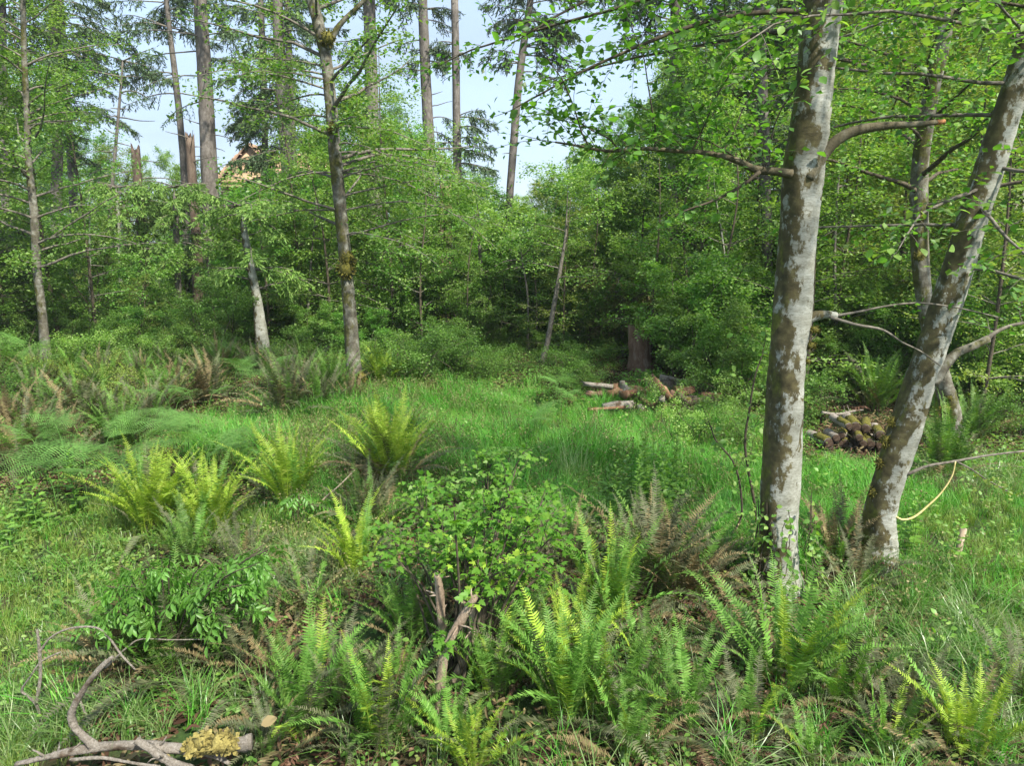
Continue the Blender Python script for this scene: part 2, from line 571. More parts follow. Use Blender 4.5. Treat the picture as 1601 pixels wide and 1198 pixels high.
M['needle_yellow'] = leaf_mat('needle_yellow', [(.09, .11, .035), (.15, .15, .05), (.2, .17, .07)], .25, (1.1, 1.1, .6), .6, .3)
M['frond_green'] = leaf_mat('frond_green', [(0.09, 0.215, 0.031), (0.123, 0.258, 0.04), (0.175, 0.299, 0.065)], .35, (1.3, 1.4, .5), .55, .3, .5)
M['frond_lime'] = leaf_mat('frond_lime', [(0.193, 0.321, 0.029), (0.259, 0.378, 0.039), (0.339, 0.418, 0.067)], .35, (1.2, 1.2, .5), .55, .3, .5)
M['frond_olive'] = leaf_mat('frond_olive', [(0.075, 0.094, 0.044), (0.106, 0.119, 0.056), (0.15, 0.15, 0.088)], .25, (1.2, 1.2, .6), .6, .3, .5)
M['frond_dark'] = leaf_mat('frond_dark', [(0.069, 0.154, 0.028), (0.1, 0.196, 0.034), (0.154, 0.238, 0.05)], .3, (1.3, 1.4, .5), .55, .3, .5)
M['frond_dead'] = leaf_mat('frond_dead', [(0.08, 0.04, 0.024), (0.136, 0.072, 0.044), (0.208, 0.128, 0.088)], .15, (1.1, 1.0, .9), .8, .2, .5)
M['frond_tan'] = leaf_mat('frond_tan', [(.13, .10, .045), (.19, .15, .07), (.25, .20, .10)], .2, (1.1, 1.0, .8), .7, .3, .5)
M['bracken'] = leaf_mat('bracken', [(0.105, 0.236, 0.052), (0.138, 0.279, 0.066), (0.178, 0.314, 0.084)], .4, (1.2, 1.3, .5), .6, .25, .4)
M['grass'] = leaf_mat('grass', [(0.061, 0.249, 0.025), (0.093, 0.31, 0.031), (0.136, 0.363, 0.043), (0.21, 0.403, 0.077)], .35, (1.2, 1.4, .5), .45, .4, .4)
M['grass_lime'] = leaf_mat('grass_lime', [(0.11, 0.21, 0.025), (0.154, 0.263, 0.034), (0.22, 0.304, 0.06), (0.286, 0.315, 0.102)], .35, (1.2, 1.2, .5), .5, .35, .4)
M['sedge'] = leaf_mat('sedge', [(0.079, 0.176, 0.031), (0.119, 0.227, 0.046), (0.185, 0.277, 0.087), (0.317, 0.365, 0.184)], .3, (1.2, 1.3, .5), .35, .6, .4)
M['straw'] = leaf_mat('straw', [(.10, .14, .04), (.18, .19, .07), (.30, .26, .13)], .3, (1.1, 1.1, .7), .6, .3, .4)
M['litter'] = leaf_mat('litter', [(0.048, 0.024, 0.014), (0.096, 0.052, 0.03), (0.16, 0.104, 0.068)], .1, (1, 1, 1), .85, .15, .5)


def ground_col(t):
    v = coords(t)
    a = ramp(t, noise(t, 9, 8, v, .7), [(.3, (.022, .018, .009)), (.5, (.05, .042, .02)), (.7, (.085, .07, .035))])
    g = ramp(t, noise(t, 25, 5, v, .7), [(.3, (.02, .045, .01)), (.7, (.05, .10, .02))])
    r = t.nodes.new('ShaderNodeMapRange')
    r.inputs['From Min'].default_value = .38
    r.inputs['From Max'].default_value = .6
    t.links.new(noise(t, .6, 5, v, .6), r.inputs['Value'])
    return mixc(t, r.outputs['Result'], a, g)


M['ground'] = solid_mat('ground', ground_col, .95, lambda t: noise(t, 30, 6, coords(t), .7), .03)

# ------------------------------------------------------------------ the ground
gx = np.concatenate((-np.geomspace(300, 16, 26), np.arange(-15.5, 15.6, .25), np.geomspace(16, 300, 26)))
gy = np.concatenate((np.array((-60., -30, -12, -5, -2)), np.arange(0, 24, .25), np.geomspace(24.4, 600, 40)))
X, Y = np.meshgrid(gx, gy, indexing='ij')
mb = MB()
i, j = np.meshgrid(np.arange(len(gx) - 1), np.arange(len(gy) - 1), indexing='ij')
k = len(gy)
mb.add(np.stack((X, Y, gz(X, Y)), -1).reshape(-1, 3), None, np.stack((i * k + j, (i + 1) * k + j, (i + 1) * k + j + 1, i * k + j + 1), -1).reshape(-1, 4))
tag(mb.build('ground', M['ground'], smooth=True), 'mossy brown forest floor under the grass and ferns', None, None, 'structure')


# ------------------------------------------------------------------ woody plants
def path_px(pts, Y=None):
    """stem through photograph points (u, v, width px[, Y]) -> points and radii in metres"""
    P, R = [], []
    for p in pts:
        y = p[3] if len(p) > 3 else Y
        q = at(p[0], p[1], y)
        P.append(q)
        R.append(0.5 * p[2] * depth_of(q) / FPX)
    return np.array(P), np.array(R)


def stem(mb, pts, Y=None, sides=14, k=5, rough=.05, root=True, extend=0.0, base=None, jag=0.0, m=0, flare=1.5):
    P, R = path_px(pts, Y)
    if root:                                   # run the foot into the ground with a flare
        g = float(gz(P[0][0], P[0][1]))
        if P[0][2] > g + 0.3:
            d = P[0] - P[1]
            low = P[0] + d * ((P[0][2] - g) / max(-d[2], .2)) * .5
            low[2] = g
            P = np.vstack((low, P))
            R = np.concatenate(([R[0] * 1.15], R))
        P[0][2] = g - 0.12
        q = P[0] * .75 + P[1] * .25 if (P[1][2] - P[0][2]) > .8 else P[0] * .5 + P[1] * .5
        q = P[0] + (P[1] - P[0]) * min(.5, .35 / max(P[1][2] - P[0][2], .1))
        P = np.vstack((P[:1], q, P[1:]))
        R = np.concatenate(([R[0] * flare], [R[0] * 1.08], R[1:]))
    if extend:
        d = unit(P[-1] - P[-2])
        d = unit(d + np.array((0, 0, .6)))
        P = np.vstack((P, P[-1] + d * extend * .5, P[-1] + d * extend))
        R = np.concatenate((R, [R[-1] * .7, R[-1] * .15]))
    Pc = catmull(P, k)
    Rc = np.interp(np.linspace(0, 1, len(Pc)), np.linspace(0, 1, len(R)), R)
    off = np.zeros(3) if base is None else np.asarray(base)
    tube(mb, Pc - off, Rc, sides, m, rough, True, None, jag)
    return Pc, Rc


def droop_path(p, d, L, r, droop=.25, n=7, wob=.06):
    d = unit(d)
    P = [np.asarray(p, float)]
    for i in range(n):
        P.append(P[-1] + d * L / n)
        d = unit(d + np.array((0, 0, -droop / n)) + r.normal(size=3) * wob)
    return np.array(P)


FLUFF = [1]


def twigs_on(W, LV, path, r, tw=.5, step=.13, leaf=.08, gap=.055, t0=.2, base=(0, 0, 0), rad0=.006, up=.1, tubes=True, spread=.35, lv_jit=.3, sides=3):
    """leafy side twigs set alternately along a branch"""
    seg = np.linalg.norm(np.diff(path, axis=0), axis=1)
    s = np.concatenate(([0], np.cumsum(seg)))
    L = s[-1]
    base = np.asarray(base, float)
    n = max(2, int(L * (1 - t0) / step))
    fl = FLUFF[0]
    side = 1
    UP = np.array((0, 0, 1.0))
    for i in range(n + 1):
        t = t0 + (1 - t0) * i / n
        x = np.clip(t * L, 0, L)
        p = np.array([np.interp(x, s, path[:, c]) for c in range(3)])
        q = np.array([np.interp(min(x + .05, L + .001), s, path[:, c]) for c in range(3)])
        q0 = np.array([np.interp(max(x - .05, 0), s, path[:, c]) for c in range(3)])
        T = unit(q - q0)
        side = -side
        if i == n:
            d = T
        else:
            S = unit(np.cross(T, UP) + r.normal(size=3) * .25)
            d = unit(T * r.uniform(.4, .8) + S * side + UP * (up + r.normal() * spread))
        l = tw * (1 - .55 * t) * r.uniform(.55, 1.2)
        tp = droop_path(p, d, l, r, .35, 4, .12)
        if tubes:
            tube(W, tp - base, (rad0, rad0 * .35), sides, 0, 0, False)
        m = max(3, int(l / gap))
        f = np.linspace(.12, 1, m)
        lp = np.stack([np.interp(f * 4, np.arange(5), tp[:, c]) for c in range(3)], -1)
        d2 = unit(tp[-1] - tp[0])
        S2 = unit(np.cross(d2, UP) + 1e-3)
        sg = np.where(np.arange(m) % 2 == 0, 1.0, -1.0)[:, None]
        A = d2 * .55 + S2 * sg * .8 + r.normal(size=(m, 3)) * lv_jit + np.array((0, 0, -.18))
        A[-1] = d2
        N = UP + r.normal(size=(m, 3)) * .42
        LV.add(lp + unit(A) * leaf * .12, A, N, leaf * r.uniform(.6, 1.15, m))
        for _ in range(fl):
            A = d2 * .3 + S2 * r.normal(size=(m, 1)) + r.normal(size=(m, 3)) * .4 + np.array((0, 0, -.2))
            LV.add(lp + r.normal(size=(m, 3)) * (.11, .11, .06), A, UP + r.normal(size=(m, 3)) * .45, leaf * r.uniform(.55, 1.1, m))


def leaf_mass(LV, path, r, twigs, tw, per, leaf, t0=.1, flat=.5, jit=.05):
    """many leafy twiglets round a branch, without their wood"""
    n = twigs
    m = len(path) - 1
    f = t0 + (1.02 - t0) * r.random(n) ** .8
    f = np.minimum(f, 1)
    P0 = np.stack([np.interp(f * m, np.arange(m + 1), path[:, c]) for c in range(3)], -1)
    T = unit(path[-1] - path[0])
    S = unit(np.cross(T, (0, 0, 1.)))
    D = unit(T * r.uniform(.1, .9, (n, 1)) + S * r.normal(size=(n, 1)) * .9 + np.array((0, 0, 1.)) * (r.normal(size=(n, 1)) * flat + .1))
    l = tw * (1.1 - .5 * f) * r.uniform(.4, 1.15, n)
    g = np.linspace(.15, 1, per)
    q = P0[:, None] + D[:, None] * (l[:, None] * g)[..., None] + np.array((0, 0, -.22)) * (l[:, None] * g ** 2)[..., None]
    q = (q + r.normal(size=q.shape) * jit).reshape(-1, 3)
    k = len(q)
    A = np.repeat(D, per, 0) * .5 + r.normal(size=(k, 3)) * (.8, .8, .35) + (0, 0, -.15)
    LV.add(q, A, np.array((0, 0, 1.)) + r.normal(size=(k, 3)) * .45, leaf * r.uniform(.55, 1.15, k))


def at_arc(Pc, z):
    """point and radius-parameter of a stem at height z"""
    i = int(np.argmin(abs(Pc[:, 2] - z)))
    return Pc[i], i


def crown_on(W, LV, Pc, Rc, r, z0, z1, n, L0, L1, leaf=.08, tw=.6, step=.15, gap=.06, droop=.3, rise=.35, base=(0, 0, 0), az=None, bsides=5, tubes=True, t0=.15, mass=None):
    for i in range(n):
        z = z0 + (z1 - z0) * ((i + r.uniform(0, .8)) / n)
        p, ix = at_arc(Pc, z)
        a = r.uniform(0, 2 * np.pi) if az is None else az + r.normal() * .7
        f = (z - z0) / max(z1 - z0, .1)
        L = (L0 + (L1 - L0) * f) * r.uniform(.7, 1.2)
        pa = droop_path(p, (math.cos(a), math.sin(a), rise + .5 * f), L, r, droop, 7, .09)
        rb = min(Rc[ix] * .4, .012 * L + .006)
        tube(W, pa - np.asarray(base), (rb, rb * .25), bsides, 0, .05, False, r)
        if mass:
            leaf_mass(LV, pa, r, mass[0], tw, mass[1], leaf)
        else:
            twigs_on(W, LV, pa, r, tw, step, leaf, gap, t0, base, max(.004, rb * .22), tubes=tubes)


# --- the two big pale alders on the right -------------------------------------------------
gA = ground(1217, 915)
baseA = np.array((gA[0], gA[1], gz(gA[0], gA[1])))
treeA = thing('alder_tree', 'upright pale grey alder with brown moss patches and a sawn-off bent limb on its right', 'tree', baseA)
YA = gA[1]
mb = MB()
PA, RA = stem(mb, [(1217, 905, 61), (1216, 850, 57), (1219, 780, 57), (1229, 600, 55), (1237, 500, 56), (1245, 400, 56), (1257, 270, 60), (1270, 150, 57), (1288, 0, 57), (1304, -160, 56)], YA, 30, 14, .06, True, 7.0, baseA, 0, 0, 1.65)
mb.build('trunk', M['alder_bark'], treeA, True)


def limb(root, base, pts, Y, mat, name='branch', sides=8, k=5, rough=.06, smooth=True, label=None):
    mb = MB()
    P, R = path_px(pts, Y)
    Pc = catmull(P, k)
    Rc = np.interp(np.linspace(0, 1, len(Pc)), np.linspace(0, 1, len(R)), R)
    tube(mb, Pc - np.asarray(base), Rc, sides, 0, rough, True)
    o = mb.build(name, mat, root, smooth)
    if label:
        o['label'] = label
    return o, Pc, Rc


LV = Leaves()
W = MB()
rA = np.random.default_rng(11)
# bent limb with sawn end
o, Pc, Rc = limb(treeA, baseA, [(1262, 280, 26), (1285, 246, 19), (1310, 218, 17), (1345, 202, 15), (1390, 196, 12), (1435, 194, 9), (1465, 191, 8)], YA - .1, M['limb_bark'], label='thick bent limb sawn off at its end')
mb = MB()
tube(mb, np.array((Pc[-1] - unit(Pc[-1] - Pc[-2]) * .002, Pc[-1] + unit(Pc[-1] - Pc[-2]) * .06)) - baseA, (Rc[-1] * 1.06, Rc[-1] * .9), 9, 0, .05)
mb.build('sawn_end', M['cut_wood'], treeA)
# long left bough
o, Pc, Rc = limb(treeA, baseA, [(1238, 272, 15), (1215, 268, 12), (1180, 264, 12), (1150, 250, 10), (1110, 240, 8), (1060, 236, 7), (1000, 232, 6), (950, 236, 5), (905, 228, 4), (868, 222, 3)], YA - .15, M['limb_bark'], label='long thin bough reaching left with leaves')
twigs_on(W, LV, Pc, rA, 1.0, .085, .078, .055, .12, baseA, .004, up=.75, spread=.4)
twigs_on(W, LV, Pc, rA, .8, .14, .075, .06, .3, baseA, .004, up=-.1, spread=.4)
for k in range(7):
    q = Pc[int(8 + k * 5)]
    pa = droop_path(q, (rA.normal() * .5 - .4, rA.normal() * .5, 1.0), rA.uniform(.7, 1.15), rA, .5, 6, .12)
    tube(W, pa - baseA, (.007, .003), 4, 0, 0, False)
    twigs_on(W, LV, pa, rA, .5, .09, .078, .055, .2, baseA, .003)
o, Pc, Rc = limb(treeA, baseA, [(1188, 268, 7), (1160, 290, 5), (1120, 312, 4), (1075, 328, 3), (1055, 338, 2)], YA - .2, M['brown_twig'])
twigs_on(W, LV, Pc, rA, .3, .14, .085, .07, .3, baseA, .003)
# dead stub and its fine twigs
o, Pc, Rc = limb(treeA, baseA, [(1245, 505, 22), (1272, 495, 17), (1290, 492, 13), (1308, 494, 11)], YA + .05, M['alder_bark'])
o, Pc, Rc = limb(treeA, baseA, [(1298, 496, 5), (1340, 508, 4.5), (1380, 516, 4), (1410, 535, 3), (1440, 550, 2.5), (1470, 572, 2)], YA - .1, M['twig'])
o, Pc, Rc = limb(treeA, baseA, [(1305, 494, 5), (1340, 488, 4), (1390, 478, 3), (1440, 474, 3), (1500, 482, 2), (1560, 496, 2)], YA + .1, M['twig'])
twigs_on(W, LV, Pc, rA, .35, .2, .06, .12, .2, baseA, .003)
# boughs that hang into the top of the picture
for (u, v, az, L, rise) in [(1290, -40, 2.7, 3.6, .05), (1285, 20, 3.3, 2.6, .0), (1296, -120, 3.9, 3.6, .05), (1292, -60, 3.4, 2.6, -.1), (1290, -20, .3, 3.0, .1), (1296, -100, -.4, 3.2, .1), (1300, -140, -.9, 3.2, .0), (1280, 90, .9, 2.6, .2), (1284, 40, 2.2, 3.0, .1), (1300, -150, 3.0, 3.6, .0), (1300, -150, .1, 3.4, -.05)]:
    p = at(u, v, YA)
    pa = droop_path(p, (math.cos(az), math.sin(az), rise), L, rA, .42, 8, .08)
    tube(W, pa - baseA, (.024, .006), 6, 0, .06, False, rA)
    twigs_on(W, LV, pa, rA, .85, .11, .075, .055, .15, baseA, .004)
# crown above the frame
crown_on(W, LV, PA, RA, rA, 9.5, 14.5, 7, 3.0, 1.4, .09, .8, .2, .08, .3, .4, baseA)
tag(W.build('twigs', M['brown_twig'], treeA), kind='stuff')
hang_leaves(LV, treeA, baseA, 'oval', OVAL, [M['leaf_alder'], M['leaf_alder'], M['leaf_alder_dark']], far_shape=LEAF2)


def moss_lump(root, base, p, s, name='moss_clump', mat=None, n=90, seed=1):
    """a cushion of moss made of many short tufts"""
    r = np.random.default_rng(seed)
    mb = MB()
    th = r.uniform(0, 6.28, n)
    ph = np.arccos(r.uniform(-1, 1, n))
    d = np.stack((np.sin(ph) * np.cos(th), np.sin(ph) * np.sin(th), np.cos(ph)), -1)
    c = np.asarray(p) - np.asarray(base)
    L2 = Leaves()
    L2.add(c + d * np.array(s) * .55, d + r.normal(size=(n, 3)) * .4 + np.array((0, 0, -.3)), r.normal(size=(n, 3)), np.full(n, max(s) * .75))
    leaves_into(mb, L2.arrays(), LANCE)
    a = np.linspace(0, 6.28, 9)
    tube(mb, np.array([c - np.array((0, 0, s[2] * .8)), c - np.array((0, 0, s[2] * .35)), c + np.array((0, 0, s[2] * .35)), c + np.array((0, 0, s[2] * .8))]), (s[0] * .3, s[0] * .85, s[0] * .85, s[0] * .3), 9, 0, .2)
    return mb.build(name, mat or M['moss'], root)


for (u, v, s) in [(1274, 516, .045), (1268, 540, .045), (1262, 565, .03), (1250, 480, .03)]:
    moss_lump(treeA, baseA, at(u, v, YA - .08), (s, s, s * .7), seed=u)

gB = ground(1372, 892)
baseB = np.array((gB[0], gB[1], gz(gB[0], gB[1])))
treeB = thing('alder_tree', 'pale grey alder leaning steeply to the right, dark moss at its foot', 'tree', baseB)
YB = gB[1]
mb = MB()
PB, RB = stem(mb, [(1372, 885, 50), (1377, 800, 46), (1405, 700, 46), (1438, 600, 45), (1472, 500, 43), (1503, 400, 44), (1524, 333, 42), (1567, 200, 40), (1604, 85, 39), (1650, -60, 38)], YB, 28, 14, .06, True, 6.0, baseB, 0, 0, 1.55)
mb.build('trunk', M['alder_bark'], treeB, True)
rB = np.random.default_rng(12)
LV, W = Leaves(), MB()
o, Pc, Rc = limb(treeB, baseB, [(1455, 600, 22), (1476, 572, 17), (1496, 552, 14), (1520, 542, 13), (1545, 530, 12)], YB - .05, M['mossy_bark'], label='short thick side limb with mossy bark')
o, Pc, Rc = limb(treeB, baseB, [(1540, 532, 8), (1565, 515, 6), (1600, 505, 5), (1650, 500, 4)], YB - .05, M['twig'])
twigs_on(W, LV, Pc, rB, .5, .12, .07, .07, .1, baseB, .003)
o, Pc, Rc = limb(treeB, baseB, [(1418, 742, 6), (1450, 729, 4), (1490, 722, 4), (1540, 713, 3.5), (1600, 706, 3), (1660, 702, 3)], YB - .1, M['twig'], label='thin bare twig carrying the rope')
o, Pc, Rc = limb(treeB, baseB, [(1494, 721, 3), (1520, 735, 2.5), (1545, 752, 2), (1575, 768, 2)], YB - .1, M['twig'])
LV2 = Leaves()
twigs_on(W, LV2, Pc, rB, .22, .05, .045, .04, .3, baseB, .002)
for (u, v, az, L, rise) in [(1540, 290, 3.6, 1.5, -.35), (1530, 320, 4.4, 1.6, -.35), (1560, 230, .2, 1.8, -.1), (1550, 260, 5.0, 2.0, -.25), (1590, 130, 3.2, 2.6, .0), (1610, 60, 3.5, 3.2, .05), (1600, 100, 4.3, 2.3, .0), (1640, -20, 3.0, 3.4, .0), (1640, -30, 2.4, 3.0, .0),
                          (1655, -70, 3.6, 3.6, .05), (1575, 180, 2.6, 2.4, .1), (1520, 350, 2.8, 1.6, -.05), (1500, 420, 5.2, 1.2, .05), (1640, -40, 4.6, 2.4, -.1)]:
    p = at(u, v, YB)
    pa = droop_path(p, (math.cos(az), math.sin(az), rise), L, rB, .35, 8, .08)
    tube(W, pa - baseB, (.018, .005), 6, 0, .06, False, rB)
    twigs_on(W, LV, pa, rB, .6, .12, .085, .06, .15, baseB, .0035)
crown_on(W, LV, PB, RB, rB, 9, 13, 6, 2.6, 1.4, .09, .8, .2, .08, .3, .4, baseB)
tag(W.build('twigs', M['twig'], treeB), kind='stuff')
hang_leaves(LV, treeB, baseB, 'oval', OVAL, [M['leaf_alder'], M['leaf_light']], far_shape=LEAF2, single=240)
hang_leaves(LV2, treeB, baseB, 'oval', OVAL, [M['leaf_yellow']], 40, foliage_name='pale_leaves', min_px=4)
for (u, v, s) in [(1384, 690, .05), (1376, 725, .05), (1366, 770, .05), (1394, 660, .04), (1388, 850, .07), (1378, 870, .08)]:
    moss_lump(treeB, baseB, at(u, v, YB - .03), (s * .7, s * .7, s * 1.3), seed=u)

# yellow rope hanging from the twig to the trunk foot
mb = MB()
P, R = path_px([(1494, 722, 4), (1488, 745, 5), (1472, 770, 5), (1452, 790, 5.2), (1430, 808, 5.4), (1412, 813, 5.6), (1400, 808, 5.6), (1390, 806, 5)], YB - .12)
rp0 = P[0].copy()
tube(mb, catmull(P, 5) - rp0, np.interp(np.linspace(0, 1, 36), np.linspace(0, 1, 8), R * .55), 7, 0, .12)
o = mb.build('rope', M['rope'])
o.location = rp0
tag(o, 'faded yellow rope hanging in a curve from a thin twig to the leaning alder', 'rope')

# mossy crooked tree behind the leaning alder
gC = ground(1500, 700)
baseC = np.array((gC[0], gC[1], gz(gC[0], gC[1])))
treeC = thing('alder_tree', 'crooked thin alder with yellow moss on its foot, crossing behind the leaning alder', 'tree', baseC)
mb = MB()
PC, RC = stem(mb, [(1499, 695, 28), (1486, 640, 26), (1472, 590, 25), (1452, 510, 23), (1440, 430, 25), (1437, 340, 25), (1440, 250, 24), (1455, 150, 24), (1478, 40, 24), (1490, -40, 22)], gC[1], 14, 7, .07, True, 4.0, baseC)
mb.build('trunk', M['mossy_bark'], treeC, True)
for (u, v, s) in [(1478, 640, .09), (1487, 660, .07), (1484, 622, .06), (1506, 690, .05), (1500, 660, .05), (1436, 400, .08), (1440, 340, .07)]:
    moss_lump(treeC, baseC, at(u, v, gC[1] - .1), (s, s * .8, s), seed=v)
LV, W = Leaves(), MB()
rC = np.random.default_rng(13)
crown_on(W, LV, PC, RC, rC, 3.6, 10.5, 34, 2.6, 1.8, .085, .8, .16, .06, .35, .3, baseC, mass=(42, 8))
tag(W.build('twigs', M['brown_twig'], treeC), kind='stuff')
hang_leaves(LV, treeC, baseC, 'oval', OVAL, [M['leaf_alder'], M['leaf_light']], 300, far_shape=LEAF2)

FLUFF[0] = 2
# middle-left mossy alder by the clearing
gD = ground(556, 615)
baseD = np.array((gD[0], gD[1], gz(gD[0], gD[1])))
treeD = thing('alder_tree', 'slim mossy alder standing in the grass left of the clearing', 'tree', baseD)
mb = MB()
PD, RD = stem(mb, [(556, 610, 24), (550, 540, 21), (543, 440, 20), (533, 330, 20), (525, 250, 19), (516, 150, 18), (509, 90, 19), (496, 30, 18), (484, -30, 17)], gD[1], 16, 8, .08, True, 4.5, baseD)
mb.build('trunk', M['mossy_bark'], treeD, True)
for (u, v, s) in [(541, 420, .16), (545, 405, .12), (565, 590, .1), (512, 60, .12), (520, 200, .09)]:
    moss_lump(treeD, baseD, at(u, v, gD[1] - .14), (s, s * .6, s * 1.2), seed=v)
LV, W = Leaves(), MB()
rD = np.random.default_rng(14)
limb(treeD, baseD, [(512, 75, 11), (530, 40, 9), (560, 10, 7), (590, -20, 6)], gD[1] - .1, M['mossy_bark'], label='upper limb forking right from the trunk')
crown_on(W, LV, PD, RD, rD, 3.4, 11, 30, 2.6, 2.4, .09, .8, .18, .075, .4, .25, baseD, mass=(36, 8))
for k in range(11):
    a = rD.uniform(-.9, .5)
    p, _ = at_arc(PD, rD.uniform(3.2, 5.4))
    pa = droop_path(p, (math.cos(a), math.sin(a), rD.uniform(0, .3)), rD.uniform(1.8, 3.2), rD, .8, 8, .07)
    tube(W, pa - baseD, (.02, .005), 5, 0, .05, False, rD)
    twigs_on(W, LV, pa, rD, .6, .12, .085, .06, .25, baseD, .004)
for k in range(8):
    a = math.pi + rD.uniform(-.8, .8)
    p, _ = at_arc(PD, rD.uniform(3.4, 6.5))
    pa = droop_path(p, (math.cos(a), math.sin(a), rD.uniform(0, .3)), rD.uniform(1.4, 2.4), rD, .6, 8, .07)
    tube(W, pa - baseD, (.02, .005), 5, 0, .05, False, rD)
    twigs_on(W, LV, pa, rD, .6, .12, .085, .06, .25, baseD, .004)
tag(W.build('twigs', M['twig'], treeD), kind='stuff')
hang_leaves(LV, treeD, baseD, 'diamond', LEAF2, [M['leaf_light'], M['leaf_alder'], M['leaf_light']], 0)

# left alder
gE = ground(74, 572)
baseE = np.array((gE[0], gE[1], gz(gE[0], gE[1])))
treeE = thing('alder_tree', 'thin mossy alder at the far left edge above the brown ferns', 'tree', baseE)
mb = MB()
PE, RE = stem(mb, [(73, 570, 15), (66, 490, 13), (58, 420, 12), (53, 330, 11), (45, 260, 10), (42, 180, 9), (38, 90, 8), (36, 0, 7), (34, -60, 6)], gE[1], 12, 7, .08, True, 2.5, baseE)
mb.build('trunk', M['mossy_bark'], treeE, True)
LV, W = Leaves(), MB()
rE = np.random.default_rng(15)
crown_on(W, LV, PE, RE, rE, 2.4, 11, 44, 2.8, 1.6, .09, .8, .2, .08, .4, .3, baseE, mass=(36, 8))
tag(W.build('twigs', M['twig'], treeE), kind='stuff')
hang_leaves(LV, treeE, baseE, 'diamond', LEAF2, [M['leaf_light'], M['leaf_mid']], 0)

# slender curved stem in the middle of the shade
gS = ground(845, 572)
for (pts, lab, mt, Yo) in [([(845, 570, 9), (856, 535, 8), (864, 490, 8), (870, 455, 7), (876, 420, 6), (884, 370, 4), (886, 335, 2)], 'slender pale alder sapling with a curved foot, in the shade beyond the grass', 'twig', 0),
                       ([(881, 550, 4), (878, 520, 3.5), (868, 480, 3), (872, 450, 2.5), (880, 430, 2)], 'very thin sapling just right of the curved pale one', 'brown_twig', .2),
                       ([(760, 548, 8), (759, 510, 8), (757, 470, 7), (752, 420, 6), (748, 360, 5)], 'straight grey sapling in the darkest part of the thicket', 'spruce_bark', 2.0)]:
    g = ground(*pts[0][:2])
    b = np.array((g[0], g[1] + Yo, 0))
    b[2] = gz(b[0], b[1])
    tr = thing('young_tree', lab, 'tree', b)
    mb = MB()
    Pc, Rc = stem(mb, pts, b[1], 8, 5, .05, True, .8, b, 0, 0, 1.1)
    mb.build('trunk', M[mt], tr, True)
    LV, W = Leaves(), MB()
    crown_on(W, LV, Pc, Rc, rE, 2.2, 6.2, 15, 1.5, .9, .08, .5, .16, .07, .4, .2, b, bsides=4, mass=(34, 8))
    tag(W.build('twigs', M['twig'], tr), kind='stuff')
    hang_leaves(LV, tr, b, 'diamond', LEAF2, [M['leaf_light'], M['leaf_mid']], 0)


FLUFF[0] = 1
# ------------------------------------------------------------------ conifers with bare grey trunks
def bough(W, ND, p, d, L, r, droop=.5, hang=.35, size=.16, dens=1.0, base=(0, 0, 0), rb=.03):
    pa = droop_path(p, d, L, r, droop, 8, .06)
    tube(W, pa - base, (rb, rb * .2), 4, 0, .05, False)
    n = int(L / .085 * dens)
    if n < 1:
        return
    f = r.uniform(.25, 1, n)
    f.sort()
    P0 = np.stack([np.interp(f * 8, np.arange(9), pa[:, c]) for c in range(3)], -1)
    T = unit(pa[-1] - pa[0])
    S = unit(np.cross(T, (0, 0, 1)))
    k = 15
    sg = np.where(np.arange(n) % 2 == 0, 1., -1.)[:, None]
    l = hang * (1.25 - .7 * f)[:, None] * r.uniform(.6, 1.3, (n, 1))
    D = unit(T * .5 + S * sg * r.uniform(.4, 1.1, (n, 1)) + np.array((0, 0, -1.)) * r.uniform(.1, 1.1, (n, 1)))
    for q in range(k):
        t = q / (k - 1)
        pp = P0 + D * l * t + np.array((0, 0, -.25)) * l * t * t
        A = D + r.normal(size=(n, 3)) * .55 + np.array((0, 0, -.25))
        ND.add(pp, A, r.normal(size=(n, 3)), size * r.uniform(.7, 1.2, n))


